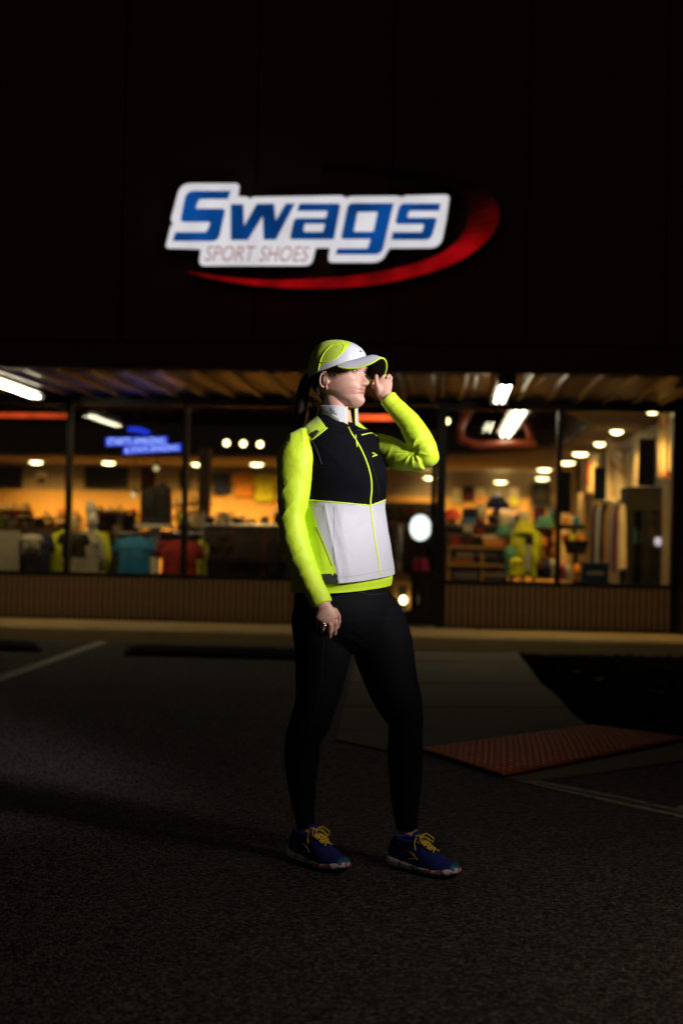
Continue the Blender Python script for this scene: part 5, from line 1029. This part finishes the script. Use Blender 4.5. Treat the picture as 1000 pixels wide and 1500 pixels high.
# ---------------------------------------------------------------- cap
def rim_u(f, r): return .046 + .26 * f - .10 * r * (1 if r > 0 else .4)
def cap_pt(h, al, grow=0.):
    c, s = math.cos(al), math.sin(al); n = 2.25; fr, bk, wd = .1045 + grow, .0905 + grow, .0825 + grow
    k = max(0., 1 - max(0, h)**2.35)**(1/2.35); f = (fr if c > 0 else bk) * math.copysign(abs(c)**(2/n), c); r = wd * math.copysign(abs(s)**(2/n), s); ur = rim_u(f, r); top = .1435 + grow
    f2 = -.008 + (f) * k - .010 * h; return H(f2, r * k, lerp(ur, top, h))
RC_ = [[cap_pt(math.sin(i/56*math.pi/2)**1.0 if i else 0, 2*math.pi*j/220, .001 * fbm((j*.05, i*.1, 3), 2)) for j in range(220)] for i in range(57)]
cb = MB(); cb.rings(RC_, False); capm = cb.mesh('cap', [M_capw, M_lime, M_limem], True)
for v in capm.vertices: pass
cap = link_mesh('cap', capm, [M_capw, M_lime, M_limem], person)
lime_poly = [(440, 500), (440, 560), (464, 552), (466, 540), (477, 531.5), (492, 526), (505, 514), (513, 503.5), (516, 498), (500, 480)]
mesh_poly = [(471, 530), (477, 514), (487, 506), (499, 504.5), (503, 506), (500, 513), (493, 520), (483, 526)]
for pl_ in capm.polygons:
    f, r, u_ = Hinv(pl_.center); x, y = proj(H(f, abs(r), u_))
    if inpoly(x, y, lime_poly): pl_.material_index = 2 if inpoly(x, y, mesh_poly) else 1
bv = __import__('mathutils').bvhtree.BVHTree.FromPolygons([v.co for v in capm.vertices], [p.vertices for p in capm.polygons])
def onto(bvh, x, y, off=0.): 
    hit = bvh.ray_cast(CAM, ray(x, y).normalized(), 20)
    return None if hit[0] is None else hit[0] - ray(x, y).normalized() * off
def seam(bvh, px, rad, name, m, parent, n=24, off=.0004, flat=1.):
    pts = []
    for i in range(n + 1):
        p = onto(bvh, *poly_at(px, i / n), off)
        if p is not None: pts.append(p)
    return MB().tube(pts, rad, 6, flat=flat).obj(name, m, parent, True) if len(pts) > 2 else None
seam(bv, [(468, 530.5), (478, 530), (490, 525.5), (499, 517.5), (504, 507), (502, 504), (495, 503.5)], .0018, 'piping', M_lime, cap)
seam(bv, [(466, 543), (470, 526), (477, 513.5), (486, 505.5), (496, 503.5)], .0016, 'piping', M_lime, cap)
m_ = onto(bv, 527.5, 514.5, .001)
if m_ is not None: MB().ell(m_, .0045, .0035, .0022, 10, 6).obj('emblem', M_under, cap, True)
# band folds
RB = [[cap_pt(h, 2*math.pi*j/160, .0014 + (.0006 * math.sin(j * .21 + h * 30))) for j in range(160)] for h in (.0, .05, .1, .14)]
lo = MB(); lo.rings([[cap_pt(h, 2*math.pi*j/160, g) for j in range(160)] for h, g in ((.0, -.004), (-.012, .0), (-.006, .002), (.02, .0022), (.03, .0004))], False); lo.obj('sweat_band', M_capw, cap, True)
# brim: from the front rim to a strongly arched edge
edge = [(495.3, 536.8, .094), (504, 538.6, .106), (515, 539, .113), (526, 537.6, .117), (537, 534.2, .118), (546, 530, .115), (552.5, 526, .108), (557.5, 523.6, .098), (562, 524.8, .084), (565, 529, .068), (566, 536.5, .050), (564.2, 545, .030), (559, 551.5, .012), (551, 555.5, -.006), (542, 557, -.02), (534, 556, -.030)]
NB = 48; E3 = []
for i in range(NB + 1):
    t_ = i / NB * (len(edge) - 1); k = min(int(t_), len(edge) - 2); f = t_ - k; q_ = [edge[max(k-1, 0)], edge[k], edge[k+1], edge[min(k+2, len(edge)-1)]]
    e = tuple(.5*((2*b)+(c-a)*f+(2*a-5*b+4*c-d)*f*f+(3*b-a-3*c+d)*f**3) for a, b, c, d in zip(*q_)); E3.append(pp(*e))
R3 = [cap_pt(.05 * math.sin(math.pi * i / NB)**.8, math.radians(lerp(66, -66, i/NB)), .001) for i in range(NB + 1)]
top = []; bot = []
for j in range(13):
    f = j / 12; row = []; row2 = []
    for i in range(NB + 1):
        s = math.sin(math.pi * i / NB); p = R3[i].lerp(E3[i], f) + Hu * (.010 * s * math.sin(math.pi * f) ); row.append(p); row2.append(p - Hu * .0026)
    top.append(row); bot.append(row2)
tb = MB(); tb.rings(top, False, closed=False); brim = tb.obj('brim', M_capg, cap, True); ub = MB(); ub.rings(bot, False, closed=False); ub.obj('brim_underside', M_under, cap, True)
MB().tube([p - Hu * .0012 for p in E3], .0029, 8).obj('brim_piping', M_lime, cap, True)
# ---------------------------------------------------------------- long sleeved lime top
rowsh = catmull([(861, 503.5, 75, .0, .085), (856, 504, 75.5, .0, .09), (848, 504.5, 75.5, .005, .095), (838, 504, 72, .01, .09)], 8)
hb = MB(); hb.rings(torso_mesh(rowsh, 0, 160), True); topg = hb.obj('long_sleeved_top', M_lime, person, True)
def sleeve(name, limbs, foldfn, vox=.003, ball=None):
    mb = MB()
    if ball: mb.ell(pp(*ball[:3]), ball[3]*S, ball[3]*S, ball[3]*S, 32, 20)
    for pts in limbs: mb.rings(limb(pts, 10, 64)[0], True)
    me = remesh(mb, vox, 10, name); displace(me, foldfn)
    for p in me.polygons: p.use_smooth = True
    return link_mesh(name, me, M_lime, topg)
def along(co, L_):
    """0..1 along a surveyed limb"""
    x, y = proj(co); best = (1e9, 0); tot = len(L_) - 1
    for i in range(tot):
        ax, ay, bx, by = L_[i][0], L_[i][1], L_[i+1][0], L_[i+1][1]; dx, dy = bx - ax, by - ay; q = max(0, min(1, ((x - ax)*dx + (y - ay)*dy) / (dx*dx + dy*dy))); d = math.hypot(x - ax - q*dx, y - ay - q*dy)
        if d < best[0]: best = (d, (i + q) / tot)
    return best[1]
def sharp(x, p=2.): return 1 - abs(math.sin(x))**(1/p) 
def fold_r(i, co, nn):
    s = along(co, RARM); x, y = proj(co); a = .0012 * fbm(co * 26, 3)
    w = noise.noise(Vector((co.x * 7, co.y * 7, co.z * 3.5))) * 3.2; w2 = noise.noise(co * 11 + Vector((5, 1, 2)))
    d = .0062 * gauss(s - .50, .11) + .0056 * gauss(s - .80, .14) + .0012
    a += d * (sharp(y * .085 + w + (x - 430) * .09) - .45) * max(0, .35 + 1.3 * w2) + .0022 * noise.noise(Vector((co.x * 14, co.y * 14, co.z * 6)))
    a += .0045 * gauss(s - .10, .08) * (sharp(x * .15 + w * .7) - .45)
    a += .0015 * gauss(s - 1, .004); return a
sleeve('sleeve', [[(470, 650, .05, 20, 1.0)] + slim(RARM, 1.2)], fold_r)
el_c = (612, 668)
def fold_l(i, co, nn):
    x, y = proj(co); w = noise.noise(co * 8) * 1.7; a = .0010 * fbm(co * 26, 3); ang = math.atan2(y - 662, x - 603); d = math.hypot(x - 603, y - 662)
    upper = y > 640 and (x < 612 or y > 668)
    a += .0068 * gauss(d - 12, 9) * (sharp(ang * 4.2 + w) - .5) - .0030 * gauss(d - 4, 7)
    if upper: a += .0036 * gauss(x - 562, 12) * (sharp(x * .14 + y * .05 + w) - .45) + .0012 * (sharp(x * .09 + w * 2) - .5)
    else:
        s = along(co, LFOR); inner = max(0, min(1, (600 + (y - 610) * .55 - x) / 14 + .6))
        w2 = noise.noise(co * 10 + Vector((2, 7, 1))); a += .0032 * inner**2 * (sharp((x * .45 + y * .9) * .26 + w * 1.4) - .45) * max(0, .5 + 1.2 * w2) + .0024 * noise.noise(co * 15) + .0034 * gauss(s - .80, .035) * (.5 - sharp((x * .6 + y) * .13 + w))
    return a
sleeve('sleeve', [[(525, 650, -.07, 16, 1)] + slim(LARM, .8), slim(LFOR, 1.2)], fold_l, ball=(626.5, 667.5, .062, 16.8))
# ---------------------------------------------------------------- vest
mats_v = [M_vblack, M_vwhite, M_lime, M_patch, M_vgrey]
vb = MB(); rowsv = catmull(TR, 15); RV = torso_mesh(rowsv, .006)
vb.rings(RV, False); vb.rings([RV[0], [p + (torso_pt(rowsv[0], 0) + torso_pt(rowsv[0], math.pi) - p * 2) * .03 for p in RV[0]], [p + Z * .03 + (torso_pt(rowsv[0], 0) + torso_pt(rowsv[0], math.pi) - p * 2) * .03 for p in RV[0]]], False)
vest = vb.obj('running_vest', mats_v, person, True); vm = vest.data; nv = len(rowsv) * NSEG
def vfold(i, co, nn):
    if i >= nv: return 0
    x, y = proj(co); a = .0022 * fbm(co * 7, 3) + .0007 * fbm(co * 30, 2); w = noise.noise(co * 5)
    if y > 740: a += .0042 * gauss(x - 478 - (y - 740) * .16, 16) * (sharp((x - (y - 740) * .22) * .16 + w) - .45) + .0036 * (sharp(x * .055 - y * .025 + w * 2.5) - .45) * (.5 + noise.noise(co * 6)) + .0020 * gauss(y - 752, 16) * (sharp(x * .11 + w * 3) - .5)
    else: a += .0030 * (sharp(y * .07 + x * .05 + w * 3) - .5) * gauss(y - 720, 34) + .0026 * (sharp(x * .09 - y * .05 + w * 2.5) - .5) * gauss(y - 660, 30)
    return a
displace(vm, vfold)
hem_line = [(400, 731), (450, 732.5), (490, 735.5), (520, 738), (541, 740), (552, 737), (566, 731.5), (600, 728)]
white_poly = [(451.5, 732), (460, 757), (470, 783), (480, 807), (490.5, 829.5), (496.5, 860), (520, 858), (556, 852), (600, 848), (600, 725), (566, 731.5), (541, 740), (490, 735.5)]
yoke_r = [(420, 600), (463, 606), (478.5, 626.5), (468, 636), (456, 645), (448, 655), (420, 690)]
yoke_l = [(524, 615), (523, 624), (532, 628), (545, 629.5), (552, 635), (557, 643), (561, 655), (600, 680), (600, 600)]
patch_r = [(451, 636), (463.5, 629), (467.5, 632), (456.5, 643.2)]
hem_patch = [(440, 841.5), (488, 841.5), (493, 840), (497, 862), (440, 862)]
Lc = pp(495, 700, 0)
for pl_ in vm.polygons:
    c = pl_.center; x, y = proj(c); front = (c - pp(*[(lerp(TR[i][k], TR[i+1][k], .5)) for i in [5] for k in (1, 0)], .02)).dot(Vector((0, -1, 0))) > -.01 if False else pl_.normal.dot(CAM - c) > 0
    if front:
        if inpoly(x, y, patch_r): m = 3
        elif inpoly(x, y, hem_patch): m = 3
        elif inpoly(x, y, white_poly): m = 1
        elif inpoly(x, y, yoke_r) or inpoly(x, y, yoke_l): m = 2
        elif y > interp(hem_line, x): m = 2
        else: m = 0
    else: m = 2 if (y < 632 or 838 > y > interp(hem_line, x)) else 0
    pl_.material_index = m
bvv = __import__('mathutils').bvhtree.BVHTree.FromPolygons([v.co for v in vm.vertices], [p.vertices for p in vm.polygons])
zipx = [(510, 626), (514, 634), (520, 643), (527, 655), (534, 670), (540, 687), (543.2, 702), (543.8, 717), (542.5, 732), (542.5, 740), (545, 762), (549, 790), (553, 815), (556.3, 841)]
M_zip = mat('lime_zip', (.66, .85, .03), .5, .05, 60)
seam(bvv, zipx[:10], .0032, 'zipper', M_zip, vest, 40, .0006); seam(bvv, zipx[9:], .0028, 'zipper', M_zip, vest, 30, .0006)
seam(bvv, [(450.5, 732.5), (490, 735.5), (520, 738.2), (541, 740.2)], .0019, 'piping', M_zip, vest); seam(bvv, [(543.5, 740.2), (552, 737), (560, 733.8), (565.2, 731.6)], .0019, 'piping', M_zip, vest)
seam(bvv, [(478.5, 626.8), (468, 635.5), (456.5, 644.2)], .0022, 'piping', M_zip, vest); seam(bvv, [(529.5, 637), (536, 635.5), (543, 634.2), (547, 635.2), (551, 638.5)], .0020, 'piping', M_zip, vest)
M_seam = mat('dark_seam', (.004, .004, .005), .8, 0); M_sgrey = mat('pocket_seam', (.22, .26, .06), .6, .1, 60)
seam(bvv, [(456.5, 644.5), (462, 655), (467, 668), (470.5, 680)], .0025, 'armhole_binding', M_seam, vest); seam(bvv, [(543, 629.5), (550, 632.5), (555, 640), (559, 652), (561, 664)], .0035, 'armhole_binding', M_seam, vest)
seam(bvv, [(524, 630), (534, 629.5), (543, 629.3)], .003, 'armhole_binding', M_seam, vest)
seam(bvv, [(463, 772), (470, 788), (478, 808), (486, 829)], .0012, 'pocket_zip', M_sgrey, vest); seam(bvv, [(489, 742), (489.5, 770), (488.5, 800), (491, 828)], .0007, 'stitch_line', M_vgrey, vest); seam(bvv, [(536, 660), (548, 690), (556, 725)], .0012, 'stitch_line', M_seam, vest)
seam(bvv, [(497, 845.5), (520, 843.5), (556, 837), (576, 832.5)], .0007, 'stitch_line', M_vgrey, vest)
# emblem on the chest: small bent arrow
for px in ([(544.8, 663.2), (548.2, 664.0), (551.5, 666.4)], [(551.8, 666.6), (548.6, 667.6), (545.2, 669.0)], [(547.0, 666.4), (549.5, 667.0)]): seam(bvv, px, .0016, 'chest_emblem', M_zip, vest, 8, .0010)
p_ = onto(bvv, 520.5, 642.5, .003)
MB().tube([p_ + Vector((.001, -.001, .012)), p_, p_ + Vector((.004, -.002, -.024))], [.0022, .004, .0045], 8, flat=.5).obj('zip_pull', M_zip, vest, True)
# collar: standing, open at the front
def collar_pt(be, h, g=0.):
    row = (612, 494.3, lerp(30.5, 28.0, h), .0, 0); p = torso_pt((612, 494.3, lerp(31.5, 28.5, h), .0, 0), be, .002 + g); fr = max(0, math.sin(be)); p = p + Z * (lerp(-.018, .036, h) - .034 * fr**1.6 * (1 - h) + (.036 * fr**1.6 - .006 * fr**6) * h + .006 * max(0, -math.sin(be))); return p
A0, A1 = math.radians(90 - 13), math.radians(90 + 16 - 360); cm_ = MB(); no_c = 90; R1 = []; R2 = []
for i in range(14):
    h = i / 13; R1.append([collar_pt(lerp(A0, A1, j/no_c), h, .0008 * math.sin(j*.5)) for j in range(no_c + 1)]); R2.append([collar_pt(lerp(A0, A1, j/no_c), h, -.004) for j in range(no_c, -1, -1)])
cm_.rings([a + b for a, b in zip(R1, R2)], True); cme = cm_.mesh('collar', [M_vwhite, M_vgg], True); collar = link_mesh('collar', cme, [M_vwhite, M_vgg], vest)
pats = [[(464, 607), (469, 598.5), (480, 602), (497, 614.5), (496, 618.5), (482, 615.5)], [(481, 598), (487, 599), (494, 607.5), (484, 605)]]
for pl_ in cme.polygons:
    x, y = proj(pl_.center)
    if pl_.normal.dot(CAM - pl_.center) > 0 and any(inpoly(x, y, q_) for q_ in pats): pl_.material_index = 1
for be, nm in ((A0, 1), (A1, 2)):
    MB().tube([collar_pt(be, h/8, -.0015) for h in range(9)], .0026, 8).obj('collar_zip', M_zip, collar, True)
# ---------------------------------------------------------------- tights
tg = MB(); tg.rings(hips([(842, 499, 56, .0), (850, 498.5, 58, .0), (860, 499, 65, .0), (872, 501.5, 72, .0), (890, 506, 75, .0), (905, 508, 72, .0), (920, 510, 65, .0), (935, 512, 54, 0), (948, 514, 38, 0), (957, 515, 20, 0)], 0), True); tg.rings(limb(RLEG, 8, 48)[0], True); tg.rings(limb(LLEG, 8, 48)[0], True)
tgm = remesh(tg, .004, 14, 'tights')
def tfold(i, co, nn):
    x, y = proj(co); w = noise.noise(co * 8); a = .0006 * fbm(co * 20, 2)
    a += .0030 * gauss(y - 895, 26) * gauss(x - 575, 22) * (sharp(y * .28 + w * 2) - .45) + .0022 * gauss(y - 1062, 18) * (sharp(y * .3 + x * .1 + w * 2) - .5) + .0030 * gauss(y - 945, 26) * gauss(x - 520, 16) * (sharp((y - x * .6) * .22 + w) - .5) + .0020 * gauss(y - 1196, 16) * (sharp(y * .5 + w * 2) - .5); return a
for p_ in tgm.polygons: p_.use_smooth = True
displace(tgm, tfold); tights = link_mesh('tights', tgm, M_tights, person)
bvt = __import__('mathutils').bvhtree.BVHTree.FromPolygons([v.co for v in tgm.vertices], [p.vertices for p in tgm.polygons])
M_ts = mat('tights_seam', (.016, .016, .020), .6, .1, 60)
seam(bvt, [(474, 940), (472, 980), (468, 1020), (459, 1055), (448, 1090), (445, 1140), (446, 1200)], .0009, 'side_seam', M_ts, tights, 40, .0003); seam(bvt, [(524, 955), (545, 1000), (558, 1030), (572, 1060)], .0009, 'side_seam', M_ts, tights, 30, .0003); seam(bvt, [(487, 862), (520, 866), (545, 871), (568, 868)], .0009, 'side_seam', M_ts, tights, 24, .0003)
# ---------------------------------------------------------------- shoes
M_up = mat('shoe_upper_navy', (.005, .018, .20), .8, .25, 60, .35, 420)
def midsole_mat():
    m = mat('midsole_splatter', (.78, .78, .8), .6, .05, 10); t = m.node_tree; n = t.nodes; L = t.links; b = n['Principled BSDF']; tc = [x for x in n if x.type == 'TEX_COORD'][0]
    vo = n.new('ShaderNodeTexVoronoi'); vo.inputs['Scale'].default_value = 68; L.new(tc.outputs['Object'], vo.inputs['Vector']); sp_ = n.new('ShaderNodeSeparateColor'); L.new(vo.outputs['Color'], sp_.inputs[0])
    cr = n.new('ShaderNodeValToRGB'); cr.color_ramp.interpolation = 'CONSTANT'; es = cr.color_ramp.elements; es[0].position = 0; es[0].color = (.65, .02, .12, 1); es[1].position = .18; es[1].color = (.02, .30, .40, 1)
    for p_, c in ((.34, (.75, .75, .78, 1)), (.46, (.30, .45, .04, 1)), (.58, (.06, .03, .25, 1)), (.66, (.75, .75, .78, 1)), (.8, (.65, .3, .03, 1)), (.88, (.12, .42, .36, 1))): e = es.new(p_); e.color = c
    L.new(sp_.outputs[0], cr.inputs[0]); lt = n.new('ShaderNodeMath'); lt.operation = 'LESS_THAN'; lt.inputs[1].default_value = .6; L.new(vo.outputs['Distance'], lt.inputs[0])
    mx = n.new('ShaderNodeMix'); mx.data_type = 'RGBA'; L.new(b.inputs['Base Color'].links[0].from_socket, mx.inputs[6]); L.new(cr.outputs[0], mx.inputs[7]); L.new(lt.outputs[0], mx.inputs[0]); L.new(mx.outputs[2], b.inputs['Base Color']); return m
M_mid = midsole_mat(); M_out = mat('outsole_black', (.012, .012, .012), .8, .2, 30, .3, 200); M_lace = mat('lace_yellow', (.85, .62, .02), .7, .1, 90, .2, 600); M_toe = mat('toe_cyan', (.01, .12, .26), .5, .3, 40)
def up_w(x): return interp([(0, .012), (.01, .026), (.03, .034), (.08, .036), (.13, .039), (.18, .046), (.22, .047), (.25, .040), (.275, .026), (.29, .008)], x)
def up_h(x): return interp([(0, .07), (.012, .098), (.03, .104), (.06, .096), (.09, .094), (.12, .108), (.15, .098), (.18, .082), (.21, .070), (.24, .060), (.265, .054), (.285, .044), (.292, .036)], x)
def base_z(x): return interp([(0, .034), (.05, .032), (.15, .028), (.22, .027), (.29, .036)], x)
def shoe_meshes():
    out = {}
    m = MB(); R = []
    for i in range(60):
        x = .004 + .286 * i / 59; w_ = up_w(x); h = up_h(x) - base_z(x); row = []
        for j in range(40):
            a = 2*math.pi*j/40; c, s = math.cos(a), math.sin(a); row.append((x, w_ * math.copysign(abs(c)**.8, c) * (1 - .10 * max(0, s)), base_z(x) - .002 + (h * max(0, s)**.85 if s > 0 else .01 * s)))
        R.append(row)
    m.rings(R, True); out['shoe'] = m
    m = MB(); R = []
    for i in range(50):
        x = -.012 + .306 * i / 49; xx = max(0, min(.29, x)); w_ = interp([(-.012, .012), (0, .030), (.03, .041), (.08, .042), (.13, .042), (.19, .052), (.23, .052), (.26, .043), (.28, .028), (.294, .010)], x); z1 = base_z(xx) + interp([(0, .012), (.08, .007), (.2, .003), (.29, .004)], xx); z0 = interp([(-.012, .022), (.02, .008), (.06, .006), (.22, .006), (.27, .013), (.294, .024)], x); row = []
        for j in range(28):
            a = 2*math.pi*j/28; c, s = math.cos(a), math.sin(a); row.append((x, w_ * math.copysign(abs(c)**.55, c), (z0+z1)/2 + (z1-z0)/2 * math.copysign(abs(s)**.7, s)))
        R.append(row)
    m.rings(R, True); out['midsole'] = m
    m = MB(); R = []
    for i in range(40):
        x = -.006 + .296 * i / 39; w_ = interp([(-.006, .012), (.03, .037), (.08, .038), (.13, .038), (.19, .049), (.23, .049), (.26, .040), (.29, .012)], x); z0 = interp([(-.006, .016), (.02, .001), (.22, .001), (.27, .008), (.29, .018)], x); R.append([(x, w_ * math.copysign(abs(math.cos(a))**.5, math.cos(a)), z0 + .0055 + .0055 * math.sin(a)) for a in [2*math.pi*j/20 for j in range(20)]])
    m.rings(R, True); out['outsole'] = m
    m = MB(); pts = [(.028 + .050 * (1 - math.cos(a)) , .030 * math.sin(a), .104 - .010 * math.sin(a/2)**2 + .010 * (math.sin(a/2)**8)) for a in [2*math.pi*k/24 for k in range(25)]]; m.tube(pts, .0075, 10, round_ends=False); out['ankle_collar'] = m
    m = MB(); R = []
    for i in range(12):
        f = i / 11; x = lerp(.185, .118, f); z = up_h(x) + .003 + .020 * f**3; w_ = .019 + .004 * f; R.append([(x - .008 * f, w_ * c, z - .006 * c*c + s * .003) for c, s in [(math.cos(2*math.pi*q/16), math.sin(2*math.pi*q/16)) for q in range(16)]])
    m.rings(R, True); out['tongue'] = m
    def top(x, y): w_ = up_w(x); q = min(.98, abs(y) / w_); return up_h(x) - (up_h(x) - base_z(x)) * (1 - (1 - q**2.4)**.5) * .62
    m = MB(); zz = [(.196, .015), (.180, -.017), (.172, .018), (.160, -.019), (.152, .020), (.141, -.021), (.134, .021), (.126, -.02)]
    for sg in (1, -1):
        for (xa, ya), (xb, yb) in zip(zz, zz[1:]): m.tube([Vector((lerp(xa, xb, f), sg * lerp(ya, yb, f), top(lerp(xa, xb, f), lerp(ya, yb, f)) + .004 + .002 * math.sin(math.pi*f))) for f in [k/6 for k in range(7)]], .0027, 6)
    k0 = Vector((.128, 0, top(.128, 0) + .010)); m.ell(k0, .006, .007, .005)
    for sg in (1, -1):
        m.tube([k0, k0 + Vector((.012, sg*.020, .012)), k0 + Vector((.030, sg*.036, -.004)), k0 + Vector((.034, sg*.030, -.016)), k0 + Vector((.018, sg*.012, .0)), k0], .0024, 6); m.tube([k0, k0 + Vector((.0, sg*.018, .008)), k0 + Vector((.004, sg*.036, -.012)), k0 + Vector((.014, sg*.043, -.034))], .0024, 6)
    out['lace'] = m
    m = MB()
    for sg in (1, -1):
        def sidep(x, h): c = 1 - h; w_ = up_w(x); return Vector((x, sg * (w_ * (1 - .10 * h) * (1 - h**2.6)**.42 + .0012), base_z(x) + (up_h(x) - base_z(x)) * h * .92))
        for pl in ([(.098, .62), (.125, .50), (.150, .34)], [(.150, .34), (.125, .28), (.108, .24)]): m.tube([sidep(lerp(pl[k][0], pl[k+1][0], f/4), lerp(pl[k][1], pl[k+1][1], f/4)) for k in range(len(pl) - 1) for f in range(5)], .0013, 6)
    out['side_emblem'] = m
    m = MB(); R = []
    for i in range(8):
        x = .272 + .0185 * i / 7; w_ = up_w(x) + .0015; h = up_h(x) + .0015 - base_z(x); R.append([(x + .001, w_ * math.copysign(abs(math.cos(a))**.8, math.cos(a)) * (1 - .10 * max(0, math.sin(a))), base_z(x) + h * max(0, math.sin(a))**.85) for a in [math.pi*j/20 for j in range(21)]])
    m.rings(R, False, closed=False); out['toe_cap'] = m
    return out
SM = shoe_meshes(); smat = {'shoe': M_up, 'midsole': M_mid, 'outsole': M_out, 'ankle_collar': M_up, 'tongue': M_up, 'lace': M_lace, 'side_emblem': M_lace, 'toe_cap': M_toe}
smesh = {k: m.mesh(k, smat[k], True) for k, m in SM.items()}
def place_shoe(hx, hy, tx, ty):
    a = G(hx, hy); b = G(tx, ty); d = b - a; sc_ = d.length / .285; M = Matrix.Translation(a) @ Matrix.Rotation(math.atan2(d.y, d.x), 4, 'Z') @ Matrix.Scale(sc_, 4)
    root = bpy.data.objects.new('shoe', smesh['shoe']); COL.objects.link(root); root.parent = person; root.matrix_local = M
    for k in smesh:
        if k == 'shoe': continue
        o = bpy.data.objects.new(k, smesh[k]); COL.objects.link(o); o.parent = root
place_shoe(427, 1257, 505, 1281); place_shoe(571, 1268, 669, 1289)

# origin of the figure between her feet
foot = (G(466, 1270) + G(620, 1280)) / 2; foot.z = 0
person.data.transform(Matrix.Translation(-foot)); person.location = foot
for ch in list(person.children):
    ch.location = ch.location - foot
